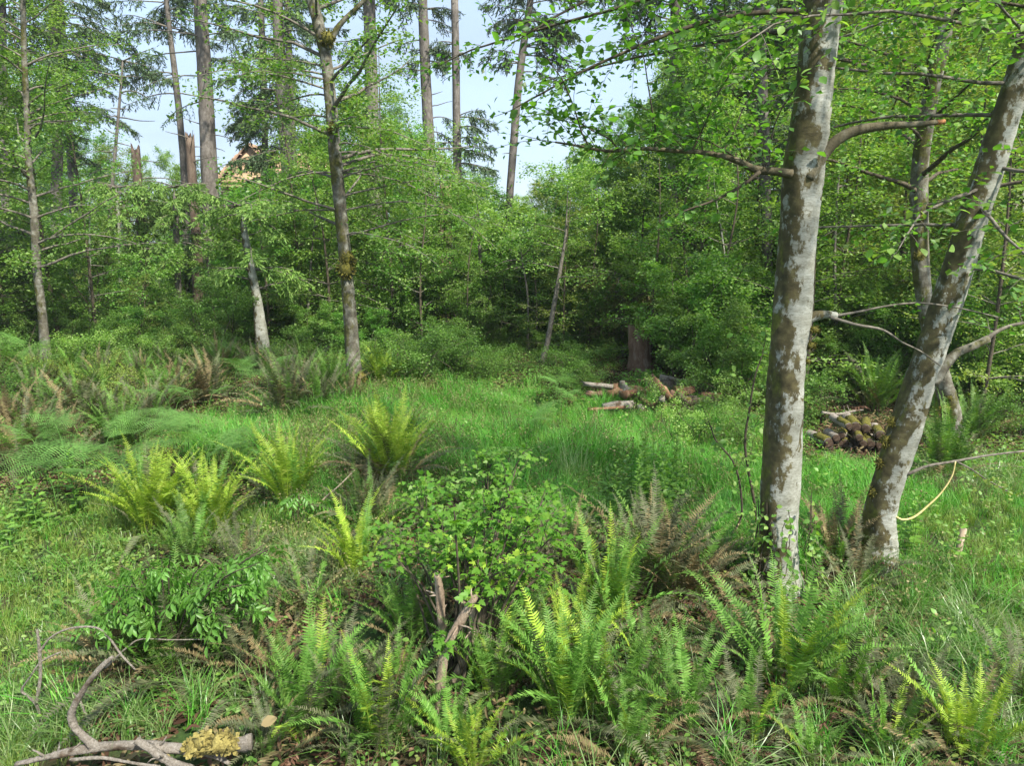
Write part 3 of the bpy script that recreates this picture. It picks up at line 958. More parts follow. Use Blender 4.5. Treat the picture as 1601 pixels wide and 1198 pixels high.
def conifer(label, pts, Y, crown, mats, bark='spruce_bark', extend=3.0, jag=0.0, seed=1, snubs=14, sides=14, name='spruce_tree', cat='tree', size=.16, group=None):
    """crown: list of (v_top, v_bottom, count, length, density, azimuth or None)"""
    r = np.random.default_rng(seed)
    p0 = at(pts[-1][0], pts[-1][1], Y)
    P, R = path_px(pts, Y)
    g = float(gz(P[0][0], P[0][1]))
    lean = (P[0] - P[1]) / max(P[1][2] - P[0][2], .1)
    b = P[0] + lean * max(P[0][2] - g, 0)
    b = np.array((b[0], Y, gz(b[0], Y)))
    root = thing(name, label, cat, b, group)
    mb = MB()
    Pc, Rc = stem(mb, pts, Y, sides, 6, .06, True, extend, b, jag, 0, 1.3)
    mb.build('trunk', M[bark], root, True)
    Wd, ND = MB(), Leaves()
    zlo, zhi = Pc[:, 2].min() + 2.5, P[:, 2].max()
    for k in range(snubs):                       # dead branch stubs
        z = r.uniform(zlo, zhi)
        p, ix = at_arc(Pc, z)
        a = r.uniform(0, 6.28)
        L = r.uniform(.15, .5) if r.random() < .7 else r.uniform(.6, 1.5)
        pa = droop_path(p, (math.cos(a), math.sin(a), r.uniform(-.1, .3)), L + Rc[ix], r, r.uniform(-.4, .7), 5, .1)
        tube(Wd, pa - b, (.025, .008), 4, 0, .1, False, r)
    for (v0, v1, n, L, dn, az) in crown:
        for k in range(n):
            v = r.uniform(v0, v1)
            z = at(pts[-1][0], v, Y)[2]
            p, ix = at_arc(Pc, z)
            a = r.uniform(0, 6.28) if az is None else az + r.normal() * .35
            bough(Wd, ND, p, (math.cos(a), math.sin(a), r.uniform(-.05, .35)), L * r.uniform(.6, 1.2), r, r.uniform(.3, .8), .42, size, dn, b, .028)
    if Wd.v:
        tag(Wd.build('dead_branches' if not ND.p else 'branches', M['twig'], root), kind='stuff')
    if ND.p:
        arr = ND.arrays()
        mb = MB()
        leaves_into(mb, (arr[0] - b, *arr[1:]), NEEDLE)
        tag(mb.build('foliage', mats, root), kind='stuff')
    return root


DK, LT = M['needle_dark'], M['needle_light']
PI = math.pi
conifer('thickest bare grey spruce trunk on the left, with a long arched bough over the sky', [(336, 430, 30), (330, 330, 27), (325, 230, 24), (320, 120, 21), (313, 0, 19), (309, -60, 18)], 27,
        [(-60, 10, 12, 3.2, .8, None), (60, 75, 2, 5.0, .9, PI), (60, 70, 1, 2.6, 1.0, 0), (110, 130, 1, 2.4, .7, PI), (150, 160, 1, 2.6, .5, PI)], DK, seed=21, snubs=30)
conifer('thin straight spruce trunk just left of the thickest one, foliage at its top', [(292, 440, 12), (291, 340, 11), (286, 240, 10), (275, 130, 9), (266, 55, 8), (258, -20, 7)], 29,
        [(-60, 45, 22, 2.2, 1.0, None), (112, 118, 2, 3.2, .9, PI), (135, 140, 1, 2.2, .5, PI)], DK, seed=22, snubs=12)
conifer('two-stemmed looking dark spruce at the left with wide drooping boughs', [(88, 340, 16), (90, 230, 15), (89, 120, 15), (86, 0, 13), (84, -60, 12)], 28,
        [(-80, 60, 22, 3.0, 1.0, None), (60, 230, 20, 2.6, .9, None), (70, 90, 3, 3.6, 1.0, .1)], DK, seed=23)
conifer('spruce close on the right of the dark two-stemmed one', [(117, 350, 12), (112, 260, 12), (104, 160, 11), (98, 60, 10), (92, -30, 9)], 31,
        [(-60, 250, 34, 2.2, 1.0, None)], DK, seed=24)
conifer('leafless spindly dead tree against the sky, left of the short snag', [(165, 420, 7), (172, 330, 6), (179, 250, 5), (186, 170, 4), (192, 95, 2.5)], 24,
        [(100, 110, 2, 1.4, .8, 0), (145, 150, 1, 1.0, .6, 0)], DK, seed=25, snubs=34, extend=0, name='dead_tree')
conifer('short brown snag with a broken top left of the spruce group', [(222, 375, 14), (218, 320, 13), (215, 280, 13), (212, 236, 13)], 25, [], DK, 'snag_bark', 0, .28, 26, 10, name='broken_snag')
conifer('brown snag with a splintered top touching the thickest spruce', [(310, 440, 17), (306, 360, 15), (301, 290, 14), (297, 218, 13)], 26, [], DK, 'snag_bark', 0, .4, 27, 16, name='broken_snag')
conifer('left of two tall spruces before the far house, dense dark boughs', [(455, 400, 20), (450, 290, 18), (443, 180, 18), (437, 70, 17), (432, -50, 16)], 27,
        [(-60, 60, 18, 2.6, 1.0, None), (60, 290, 26, 2.2, 1.1, PI * .9), (150, 300, 10, 1.8, 1.0, None)], DK, seed=28)
conifer('rear spruce just right of the two before the far house', [(462, 400, 14), (460, 300, 12), (456, 190, 11), (452, 80, 10), (447, -40, 9)], 31,
        [(-60, 250, 30, 2.0, 1.0, None)], LT, seed=29)
conifer('spruce behind the slim mossy alder, right side of the far house', [(415, 330, 11), (414, 220, 10), (411, 110, 10), (408, 10, 9)], 33,
        [(-60, 270, 44, 2.6, 1.1, None)], DK, seed=30)
conifer('straight bare spruce trunk just right of the slim mossy alder', [(592, 480, 24), (589, 380, 23), (585, 260, 22), (581, 130, 20), (577, 0, 19), (575, -60, 18)], 26,
        [(-70, 0, 10, 2.4, .9, None), (20, 95, 3, 1.6, .7, None)], DK, seed=31, snubs=24)
conifer('bare spruce trunk in the middle of the sky gap, left of the broken-topped one', [(676, 330, 17), (672, 240, 17), (666, 130, 16), (662, 30, 15), (659, -60, 14)], 28,
        [(-60, 20, 12, 2.2, .9, None), (10, 100, 8, 1.1, 1.0, 0), (40, 140, 5, .9, 1.0, PI), (180, 280, 6, 1.4, .8, None)], DK, seed=32, snubs=18)
conifer('dead spruce with a jagged broken top in the sky gap', [(718, 400, 16), (716, 310, 14), (714, 200, 13), (713, 100, 12), (711, 6, 11)], 28,
        [(65, 95, 6, .9, 1.0, PI), (70, 90, 2, .6, 1.0, 0), (170, 280, 12, 1.4, 1.0, 0)], DK, 'spruce_bark', 0, .5, 33, 14, name='dead_tree')
conifer('leaning spruce alone in the sky gap with clumped dark boughs', [(796, 330, 12), (802, 240, 12), (810, 140, 12), (820, 60, 11), (832, -20, 10)], 29,
        [(-60, 20, 20, 2.3, 1.1, None), (20, 120, 16, 1.9, 1.1, .1), (80, 110, 4, 1.4, 1.0, PI), (20, 40, 3, 1.4, 1.0, PI)], DK, seed=34, snubs=8)
conifer('reddish broken stump high among the bushes in the middle', [(695, 400, 22), (696, 350, 21), (697, 320, 20), (697, 294, 19)], 25, [], DK, 'red_stump', 0, .2, 35, 3, name='broken_snag')
conifer('dark spruce with curtains of hanging foliage left of the upright alder', [(1048, 430, 20), (1050, 320, 19), (1053, 200, 18), (1056, 80, 17), (1058, -60, 16)], 24,
        [(-80, 40, 30, 2.6, 1.1, None), (40, 330, 34, 1.6, 1.0, None)], DK, seed=36)
conifer('grey spruce trunk seen right behind the upright alder\'s long bough', [(1200, 420, 16), (1197, 300, 16), (1193, 180, 16), (1189, 60, 15), (1186, -50, 14)], 22,
        [(-80, 60, 26, 2.6, 1.2, None), (150, 300, 12, 1.4, .8, None)], DK, seed=37)
conifer('dark spruce close on the left of the upright alder trunk', [(1232, 300, 15), (1230, 200, 15), (1227, 100, 14), (1224, -40, 13)], 25,
        [(-80, 220, 48, 2.4, 1.1, None)], DK, seed=38)
conifer('spruce at the far left edge of the picture', [(8, 300, 12), (7, 200, 11), (5, 100, 10), (3, -30, 9)], 26,
        [(-80, 250, 52, 2.6, 1.1, None)], LT, seed=39)
conifer('young light green hemlock below the far house', [(440, 470, 8), (438, 400, 6), (436, 320, 4), (434, 270, 2)], 25,
        [(280, 470, 50, 2.2, 1.2, None)], LT, seed=40, extend=0, snubs=0, name='hemlock_tree')
conifer('young green hemlock behind the thickest spruce and the house corner', [(380, 470, 8), (380, 390, 6), (380, 320, 4), (380, 285, 2)], 28,
        [(290, 470, 46, 2.2, 1.2, None)], LT, seed=41, extend=0, snubs=0, name='hemlock_tree')
conifer('low dark hemlock at the left edge beside the thin mossy alder', [(20, 560, 8), (18, 480, 6), (16, 400, 4), (14, 330, 2)], 21,
        [(340, 560, 56, 1.9, 1.2, None)], LT, seed=42, extend=0, snubs=0, name='hemlock_tree')
conifer('yellowing low cedar just above the reddish stump in the middle right', [(975, 560, 6), (972, 510, 5), (970, 470, 3), (970, 430, 2)], 19.5,
        [(425, 510, 42, 1.2, 1.3, None)], M['needle_yellow'], seed=43, extend=0, snubs=0, name='cedar_shrub', cat='shrub', size=.12)
for (pts, Yv, lab) in [([(412, 551, 21), (406, 500, 17), (401, 465, 14), (385, 380, 12)], 19.3, 'pale grey trunk foot leaning out of the bushes, left of the slim mossy alder'),
                    ([(188, 470, 9), (187, 440, 8), (186, 405, 7), (184, 340, 7)], 24, 'thin pale trunk half hidden in bushes below the short snag'),
                    ([(279, 465, 11), (278, 440, 10), (277, 400, 9), (275, 340, 9)], 24, 'grey trunk foot half hidden in bushes below the splintered snag'),
                    ([(1592, 605, 7), (1594, 520, 6), (1596, 420, 6), (1598, 300, 5), (1597, 200, 5)], 14.5, 'thin white birch-like stem at the right edge')]:
    conifer(lab, pts, Yv, [] if 'birch' in lab else [(230, min(pts[0][1] - 60, 470), 26, 1.5, 1.1, None)], LT, 'spruce_bark' if 'grey' in lab and 'pale' not in lab else 'alder_bark', 1.0, 0, int(pts[0][0]), 6, 10, 'slender_tree')


# ------------------------------------------------------------------ broadleaf background trees and undergrowth (shared meshes)
def copy_tree(src, loc, rz, s, label, group, mats=None, cat=None):
    c = src.copy()
    COL.objects.link(c)
    c.location = tuple(loc)
    c.rotation_euler = (0, 0, rz)
    c.scale = (s[0], s[0], s[1]) if isinstance(s, tuple) else (s, s, s)
    tag(c, label, cat, group)
    for ch in src.children:
        d = ch.copy()
        COL.objects.link(d)
        d.parent = c
        if mats is not None and ch.name.startswith(('foliage', 'frond', 'leaf')) and not ch.get('fixed_material'):
            d.material_slots[0].link = 'OBJECT'
            d.material_slots[0].material = mats
    return c


def proto_tree(seed, H, z0, n, L0, L1, leaf, tw=.7, step=.2, gap=.09, stems=1, r0=.065, name='broadleaf_tree', bark='brown_twig', mass=(60, 9)):
    r = np.random.default_rng(seed)
    W, Tk, LV = MB(), MB(), Leaves()
    for k in range(stems):
        a = r.uniform(0, 6.28)
        off = np.array((math.cos(a), math.sin(a), 0)) * (.15 * k)
        d = np.array((math.cos(a), math.sin(a), 0)) * (0.02 if stems == 1 else .35)
        P = catmull(np.array([off, off + d * H * .35 + (0, 0, H * .35), off + d * H * .7 + (r.normal() * .2, r.normal() * .2, H * .7), off + d * H + (r.normal() * .3, r.normal() * .3, H)]), 5)
        R = np.linspace(r0, r0 * .15, len(P))
        P[0][2] -= .15
        tube(Tk, P, R, 7, 0, .06, True, r)
        crown_on(W, LV, P, R, r, z0, H * .97, n // stems, L0, L1, leaf, tw, step, gap, .4, .25, tubes=False, bsides=3, mass=mass)
    root = link(name, None)
    Tk.build('trunk', M[bark], root, True)
    if W.v:
        tag(W.build('branches', M['twig'], root), kind='stuff')
    arr = LV.arrays()
    mb = MB()
    leaves_into(mb, arr, LEAF2)
    tag(mb.build('foliage', M['leaf_mid'], root), kind='stuff')
    return root


airy = [proto_tree(160 + k, 10, 1.0, 30, 2.6, 1.2, .105, .9, .22, .10, mass=(26, 7)) for k in range(4)]
tall = [proto_tree(100 + k, 10, 1.2, 44, 2.7, 1.1, .125, .95, .22, .10, mass=(48, 9)) for k in range(5)]
bush = [proto_tree(120 + k, 3.4, .25, 24, 1.5, .8, .095, .6, .15, .075, 3, .03, 'leafy_bush', 'brown_twig', (48, 9)) for k in range(5)]
low = [proto_tree(140 + k, 1.1, .08, 22, .6, .4, .05, .32, .08, .04, 4, .012, 'low_shrub', 'brown_twig', (22, 8)) for k in range(4)]
used = set()


LAND = [(60, 'at the far left edge'), (130, 'behind the two-stemmed looking dark spruce'), (205, 'around the leafless spindly tree'), (260, 'just right of the short brown snag'), (325, 'behind the thickest grey spruce trunk'), (390, 'in front of the far house'),
        (470, 'below the two tall spruces by the house'), (560, 'behind the slim mossy alder'), (640, 'right of the straight bare spruce trunk'), (700, 'round the high reddish stump'), (770, 'below the broken-topped dead spruce'), (840, 'below the leaning spruce in the sky gap'),
        (930, 'behind the slender curved sapling'), (1010, 'behind the reddish-brown low stump'), (1100, 'under the dark spruce with hanging curtains'), (1200, 'close left of the upright alder'), (1300, 'close right of the upright alder'), (1400, 'between the two big alders'), (1480, 'behind the leaning alder'), (1560, 'right of the crooked mossy alder'), (9999, 'at the far right edge')]
HUE = {'leaf_far_hazed': 'hazy pale green', 'leaf_light': 'light green', 'leaf_mid': 'mid green', 'leaf_yellow': 'yellow-green', 'leaf_alder': 'fresh green', 'leaf_deep': 'dark green'}


def put(protos, loc, H, Hbase, label, group, mat, name_cat, r, wide=1.0):
    uu = float(project(np.array(loc) + (0, 0, H * .5))[0][0])
    place = next(w for lim, w in LAND if uu < lim)
    d_ = 'tall' if H > 9 else 'lowish' if H > 3.2 or H < .75 else 'middling'
    w_ = {'tree': 'broadleaf tree', 'bush': 'leafy bush', 'shrub': 'low shrub'}[name_cat]
    back = ('very distant ' if loc[1] > 46 else 'distant ' if loc[1] > 31 else '') if name_cat == 'tree' else ('rear ' if loc[1] > 24 else 'front ' if loc[1] < 20 else '')
    label = back + d_ + ' ' + HUE[mat] + ' ' + w_ + ' ' + place
    src = protos[int(r.integers(len(protos)))]
    s = H / Hbase
    if src.name not in used:                    # the first use is the source itself, later ones copies
        pass
    c = copy_tree(src, loc, r.uniform(0, 6.28), (s * wide, s), label, group, M[mat], name_cat)
    return c


def skyline(u):
    return float(np.interp(u, [0, 110, 160, 230, 330, 420, 480, 540, 640, 740, 775, 840, 900, 1000, 1060, 1601], [70, 150, 200, 215, 255, 240, 150, 120, 150, 240, 305, 250, 210, 150, 20, -80]))


r = np.random.default_rng(77)


def region(u):
    return 0 if u < 480 else (1 if u < 960 else 2)


tall_lab = ['leafy broadleaf tree in the crowded wood behind the grey spruce trunks on the left', 'leafy broadleaf tree in the crowded wood straight beyond the grassy clearing', 'leafy broadleaf tree in the crowded wood behind the two big pale alders']
tall_grp = ['broadleaf trees of the wood on the left', 'broadleaf trees of the wood beyond the clearing', 'broadleaf trees of the wood on the right']
bush_lab = ['leafy bush in the thicket under the left-hand spruces', 'leafy bush in the thicket beyond the grassy clearing', 'leafy bush in the thicket behind the two big pale alders']
bush_grp = ['bushes of the thicket on the left', 'bushes of the thicket beyond the clearing', 'bushes of the thicket on the right']
low_lab = ['low small-leaved shrub among the ferns on the left', 'low small-leaved shrub at the far edge of the grass', 'low small-leaved shrub near the log pile on the right']
low_grp = ['low shrubs on the left', 'low shrubs along the far edge of the grass', 'low shrubs on the right']

# rows of trees, far ones first
for (Y0, Y1, n, mats_, lo, hi) in [(48, 75, 40, ['leaf_far_hazed', 'leaf_far_hazed', 'leaf_light'], 0, 60), (33, 46, 34, ['leaf_far_hazed', 'leaf_light', 'leaf_mid', 'leaf_yellow'], 0, 110), (25, 32, 26, ['leaf_light', 'leaf_mid', 'leaf_yellow', 'leaf_alder'], 30, 190)]:
    for k in range(n):
        u = -120 + 1840 * (k + r.uniform(.1, .9)) / n
        Yt = r.uniform(Y0, Y1)
        v = skyline(u) + r.uniform(lo, hi)
        if 70 < u < 350 and Yt < 31:
            v = r.uniform(350, 430)
        top = at(u, v, Yt)
        b = np.array((top[0], Yt, gz(top[0], Yt)))
        H = max(top[2] - b[2], 3.5)
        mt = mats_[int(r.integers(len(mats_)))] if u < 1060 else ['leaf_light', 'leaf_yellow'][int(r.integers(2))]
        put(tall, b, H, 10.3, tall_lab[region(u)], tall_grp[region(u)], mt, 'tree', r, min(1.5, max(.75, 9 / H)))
# nearer tall trees that close the right-hand side
for (u, Yt, v, mt) in [(1120, 19, 20, 'leaf_mid'), (1010, 21, 150, 'leaf_mid'), (940, 22, 215, 'leaf_light'), (1330, 16, 60, 'leaf_light'), (1400, 20, -60, 'leaf_yellow'), (1560, 17, -50, 'leaf_yellow'), (1640, 14, -50, 'leaf_light'), (1210, 24, -40, 'leaf_mid'), (1500, 24, -120, 'leaf_yellow'), (1100, 24, 90, 'leaf_mid'), (-60, 19, 60, 'leaf_light'), (150, 23, 330, 'leaf_light'), (620, 22, 180, 'leaf_light'), (700, 21, 290, 'leaf_mid'), (470, 21, 300, 'leaf_light'), (560, 23, 120, 'leaf_light')]:
    top = at(u, v, Yt)
    b = np.array((top[0], Yt, gz(top[0], Yt)))
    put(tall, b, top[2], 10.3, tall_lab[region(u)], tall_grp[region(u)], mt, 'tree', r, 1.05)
for (u, Yt, v, mt) in [(10, 20, -60, 'leaf_light'), (95, 20, 90, 'leaf_alder'), (210, 20.5, 420, 'leaf_yellow'), (330, 21, 410, 'leaf_light'), (400, 21, 260, 'leaf_alder'), (440, 22, 60, 'leaf_light'), (500, 20, 230, 'leaf_light'), (600, 20, 60, 'leaf_light'),
                       (650, 19.5, 170, 'leaf_alder'), (690, 21, 190, 'leaf_light'), (730, 20, 330, 'leaf_light'), (840, 20.5, 320, 'leaf_mid'), (885, 19, 300, 'leaf_yellow'), (930, 20, 250, 'leaf_light'), (1030, 18, 230, 'leaf_light'), (1090, 17, 200, 'leaf_alder'), (1150, 16, 120, 'leaf_light'), (1300, 14, 150, 'leaf_light'),
                       (1350, 15, 60, 'leaf_yellow'), (1450, 17, 30, 'leaf_yellow'), (1540, 14, 60, 'leaf_light'), (1620, 12, 60, 'leaf_yellow')]:
    top = at(u, v, Yt)
    b = np.array((top[0], Yt, gz(top[0], Yt)))
    put(airy, b, top[2], 10.3, '', tall_grp[region(u)], mt, 'tree', r, 1.0 if top[2] > 6 else 1.4)
# thicket
for (Y0, Y1, n, vt, sp) in [(24, 30, 36, 330, 60), (20.5, 24, 44, 390, 70), (18, 20.5, 36, 460, 50)]:
    for k in range(n):
        u = -100 + 1800 * (k + r.uniform(.1, .9)) / n
        Yt = r.uniform(Y0, Y1)
        if u > 1000:
            Yt -= 2.0
        v = vt + r.uniform(-sp, sp)
        if 620 < u < 860 and Yt < 22:
            v += 50
        if 60 < u < 345:
            v = max(v + 30, 390)
        top = at(u, v, Yt)
        b = np.array((top[0], Yt, gz(top[0], Yt)))
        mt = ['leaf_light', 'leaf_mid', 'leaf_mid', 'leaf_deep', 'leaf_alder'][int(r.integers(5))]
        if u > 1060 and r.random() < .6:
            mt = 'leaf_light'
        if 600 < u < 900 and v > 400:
            mt = ['leaf_deep', 'leaf_mid'][int(r.integers(2))]  # dark hollow: its shade is put into the leaf colour
        if (950 < u < 1050 and Yt < 20.5) or (350 < u < 450 and Yt < 20.2) or (820 < u < 880 and Yt < 19.5):
            continue
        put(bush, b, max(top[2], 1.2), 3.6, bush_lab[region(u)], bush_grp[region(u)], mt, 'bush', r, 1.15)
for k in range(26):                               # bushes close behind the alders on the right
    u = r.uniform(1060, 1640)
    Yt = r.uniform(12.5, 16.5)
    top = at(u, r.uniform(380, 550), Yt)
    if 1290 < u < 1420 and Yt < 13.5:
        Yt = 15
    b = np.array((top[0], Yt, gz(top[0], Yt)))
    put(bush, b, min(max(top[2], 1.2), 3), 3.6, bush_lab[2], bush_grp[2], ['leaf_light', 'leaf_mid', 'leaf_alder'][int(r.integers(3))], 'bush', r, 1.1)
# low shrubs at the foot of the thicket
for k in range(110):
    u = r.uniform(-40, 1640)
    if u < 560 and r.random() < .5:
        continue
    edge = np.interp(u, [0, 400, 560, 660, 900, 1100, 1601], [600, 560, 570, 590, 600, 590, 640])
    v = edge - abs(r.normal()) * 22 + 6
    if 620 < u < 930:
        v += 8
    b = ground(u, v)
    if (1270 < u < 1430 and v > 600) or (385 < u < 435 and v > 545) or (920 < u < 1120 and v > 570) or (960 < u < 1045 and v > 545):
        continue
    mt = (['leaf_yellow', 'leaf_light', 'leaf_mid'] if u < 620 else ['leaf_deep', 'leaf_deep', 'leaf_mid'] if u < 1000 else ['leaf_mid', 'leaf_light', 'leaf_deep'])[int(r.integers(3))]  # middle stretch: shade of the hollow painted as darker leaves
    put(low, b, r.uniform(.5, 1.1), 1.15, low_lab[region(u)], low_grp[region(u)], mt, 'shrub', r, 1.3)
for (u, v, mt) in [(30, 620, 'leaf_deep'), (75, 610, 'leaf_yellow'), (150, 615, 'leaf_yellow'), (175, 640, 'leaf_yellow'), (60, 655, 'leaf_deep'), (20, 660, 'leaf_deep'), (1150, 690, 'leaf_mid'), (1120, 660, 'leaf_light'), (1180, 640, 'leaf_mid'), (1560, 660, 'leaf_deep'), (1590, 690, 'leaf_deep'), (1240, 660, 'leaf_mid'), (1090, 700, 'leaf_light')]:
    put(low, ground(u, v), r.uniform(.6, .9), 1.15, low_lab[region(u)], low_grp[region(u)], mt, 'shrub', r, 1.3)
for p in tall + bush + low + airy:                         # the sources were only patterns
    for ch in list(p.children):
        bpy.data.objects.remove(ch)
    bpy.data.objects.remove(p)

# bare pale stems standing in the thicket
for q, (u, v0, v1, Yt, w_) in enumerate([(140, 500, 330, 21, 5), (480, 520, 330, 20.5, 4), (700, 520, 380, 21, 4), (825, 530, 400, 20.5, 4), (1130, 560, 300, 16.5, 5), (1310, 560, 250, 15, 6), (1530, 560, 220, 15, 6)]):
    place = next(w for lim, w in LAND if u < lim)
    conifer('bare thin pale stem ' + place, [(u, v0, w_), (u + 6 * math.sin(q * 2.1), (v0 + v1) / 2, w_ * .85), (u + 14 * math.sin(q * 1.3), v1, w_ * .5)], Yt, [], LT, 'spruce_bark' if q % 2 else 'alder_bark', .6, 0, 200 + q, 8, 6, 'slender_tree')
# ------------------------------------------------------------------ the house far behind
hY = 46.0
hb = at(440, 372, hY)
hx0, hx1 = at(345, 300, hY)[0], at(545, 300, hY)[0]
zr, ze = at(400, 222, hY)[2], at(345, 285, hY)[2]
base = np.array(((hx0 + hx1) / 2, hY, 0.0))
house = thing('house', 'large house with an orange-brown shingle roof glimpsed between the spruces', 'house', base)
M['shingle'] = solid_mat('shingle', lambda t: mixc(t, .5, ramp(t, noise(t, 3, 5, coords(t)), [(.3, (.22, .13, .085)), (.7, (.36, .24, .16))]), ramp(t, noise(t, 30, 2, coords(t, (1, 1, 8))), [(.3, (.20, .12, .07)), (.7, (.40, .27, .18))])), .85)
M['siding'] = solid_mat('siding', lambda t: ramp(t, noise(t, 5, 4, coords(t, (.2, .2, 6))), [(.3, (.34, .22, .13)), (.7, (.46, .33, .21))]), .8)
M['white_paint'] = solid_mat('white_paint', lambda t: ramp(t, noise(t, 5, 2, coords(t)), [(.3, (.7, .7, .68)), (.7, (.8, .8, .78))]), .6)
M['glass'] = solid_mat('glass', lambda t: ramp(t, noise(t, 2, 2, coords(t)), [(.3, (.05, .07, .09)), (.7, (.12, .15, .18))]), .1, spec=.8)


def box(mb, x0, x1, y0, y1, z0, z1, m=0):
    v = [(x, y, z) for x in (x0, x1) for y in (y0, y1) for z in (z0, z1)]
    mb.add(v, None, [(0, 1, 3, 2), (4, 6, 7, 5), (0, 4, 5, 1), (2, 3, 7, 6), (0, 2, 6, 4), (1, 5, 7, 3)], m)


hw = (hx1 - hx0) / 2
mb = MB()
box(mb, -hw, hw, 0, 8, -.2, ze - .25)
mb.add([(-hw * .97, -.5, ze - .3), (hw * .07, -.5, ze - .3), (-hw * .45, -.5, zr - .16), (-hw * .97, 7.9, ze - .3), (hw * .07, 7.9, ze - .3), (-hw * .45, 7.9, zr - .16)], [(0, 1, 2), (3, 5, 4)], [(0, 2, 5, 3), (1, 4, 5, 2)])
mb.build('wall', M['siding'], house)
mb = MB()
for k in range(9):                                  # courses of shingles on the main roof
    t0_, t1_ = k / 9, (k + 1) / 9
    z0_, z1_ = ze + (zr - ze) * t0_ * .9, ze + (zr - ze) * t1_ * .9
    y0_, y1_ = -.6 + 4.6 * t0_, -.6 + 4.6 * t1_
    mb.add([(-hw - .3, y0_, z0_ + .05), (hw + .5, y0_, z0_ + .05), (hw + .5, y1_, z1_), (-hw - .3, y1_, z1_), (-hw - .3, y0_, z0_ - .03), (hw + .5, y0_, z0_ - .03)], None, [(0, 1, 2, 3), (4, 5, 1, 0)])
zt = ze + (zr - ze) * .9
mb.add([(-hw - .3, 4, zt), (hw + .5, 4, zt), (hw + .5, 8.5, ze), (-hw - .3, 8.5, ze)], None, [(0, 1, 2, 3)])
for sx in (-1, 1):                                   # cross gable towards us
    xr = -hw * .45
    xe = xr + sx * (hw * .55)
    for k in range(7):
        a_, b_ = k / 7, (k + 1) / 7
        xa, xb = xe + (xr - xe) * a_, xe + (xr - xe) * b_
        za, zb = ze - .1 + (zr - ze) * a_, ze - .1 + (zr - ze) * b_
        mb.add([(xa, -.8, za + .06), (xb, -.8, zb), (xb, 6, zb), (xa, 6, za + .06), (xa, -.8, za - .1), (xb, -.8, zb - .14)], None, [(0, 3, 2, 1), (0, 1, 5, 4)])
mb.build('roof', M['shingle'], house)
for (xc, zc, w_, h_) in [(-hw * .45, ze - 1.2, .9, 1.1), (hw * .3, ze - 1.6, .8, 1.1), (hw * .7, ze - 1.6, .8, 1.1), ]:
    mb = MB()
    for (a0, a1, b0, b1) in [(-w_, w_, h_, h_ + .1), (-w_, w_, -h_ - .1, -h_), (-w_ - .1, -w_, -h_ - .1, h_ + .1), (w_, w_ + .1, -h_ - .1, h_ + .1), (-.04, .04, -h_, h_)]:
        box(mb, xc + a0, xc + a1, -.07, -.005, zc + b0, zc + b1)
    fr = mb.build('window', M['white_paint'], house)
    mb = MB()
    box(mb, xc - w_ + .004, xc + w_ - .004, -.04, -.012, zc - h_ + .004, zc + h_ - .004)
    mb.build('pane', M['glass'], fr)

# ------------------------------------------------------------------ ferns
def frond_mesh(name, mat, L=1.0, tilt0=15, tilt1=80, n=44, w=.068, seed=0, dead=False, side=0.0):
    """one sword fern frond: arching midrib with a row of pinnae on each side"""
    r = np.random.default_rng(seed)
    m = 22
    t = np.linspace(0, 1, m)
    ang = np.radians(tilt0 + (tilt1 - tilt0) * t ** 1.6 + 7 * np.sin(t * 7 + seed) * t)
    step = L / (m - 1)
    x = np.concatenate(([0], np.cumsum(np.sin(ang[:-1]) * step)))
    z = np.concatenate(([0], np.cumsum(np.cos(ang[:-1]) * step)))
    y = side * L * t ** 2 + .012 * np.sin(t * 9 + seed * 2)
    P = np.stack((x, y, z), -1)
    T = unit(np.gradient(P, axis=0))
    S = unit(np.cross(T, (0, 0, 1.)) + np.array((0, 1e-6, 0)))
    S = np.where(S[:, 1:2] < 0, -S, S)
    N = np.cross(S, T)
    N = np.where(N[:, 2:3] < 0, -N, N)
    mb = MB()
    rw = (.0045 * (1 - .8 * t))[:, None]
    k = m
    V = np.vstack((P - S * rw, P + S * rw))
    mb.add(V, None, [(i, i + 1, k + i + 1, k + i) for i in range(m - 1)])
    f = np.linspace(.16, .995, n)
    Pp = np.stack([np.interp(f, t, P[:, c]) for c in range(3)], -1)
    Tp = unit(np.stack([np.interp(f, t, T[:, c]) for c in range(3)], -1))
    Sp = unit(np.stack([np.interp(f, t, S[:, c]) for c in range(3)], -1))
    Np = unit(np.stack([np.interp(f, t, N[:, c]) for c in range(3)], -1))
    prof = w * np.minimum(1, .45 + 2.6 * (f - .14)) * np.minimum(1, (1.04 - f) * 2.3) ** .8
    lv = Leaves()
    for sg in (-1, 1):
        ln = prof * r.uniform(.7, 1.12, n) * np.where(r.random(n) < .07, .35, 1)
        A = Sp * sg + Tp * (.22 + .5 * f[:, None] ** 3) + Np * (.18 + (r.normal(size=(n, 1)) * (.5 if dead else .15))) + (np.array((0, 0, -.7)) if dead else 0)
        lv.add(Pp, A, Np + r.normal(size=(n, 3)) * (.6 if dead else .2) + Tp * .2, ln)
    arr = lv.arrays()
    gw = .135 * L * .86 / n * 12          # pinna width against spacing
    sh = (np.array([(0, -.10, 0), (0, .10, 0), (.55, .095, .02), (1, .02, -.05), (.55, -.085, .02)]) * (1, 1.0, 1), [(2, 3, 4)], [(0, 1, 2, 4)][:1])
    V = sh[0].copy()
    V[:, 1] *= (L * .84 / n) / w / .2 * .82
    leaves_into(mb, arr, (V, [(2, 4, 3)], [(0, 4, 2, 1)]))
    return mb.mesh(name, mat)


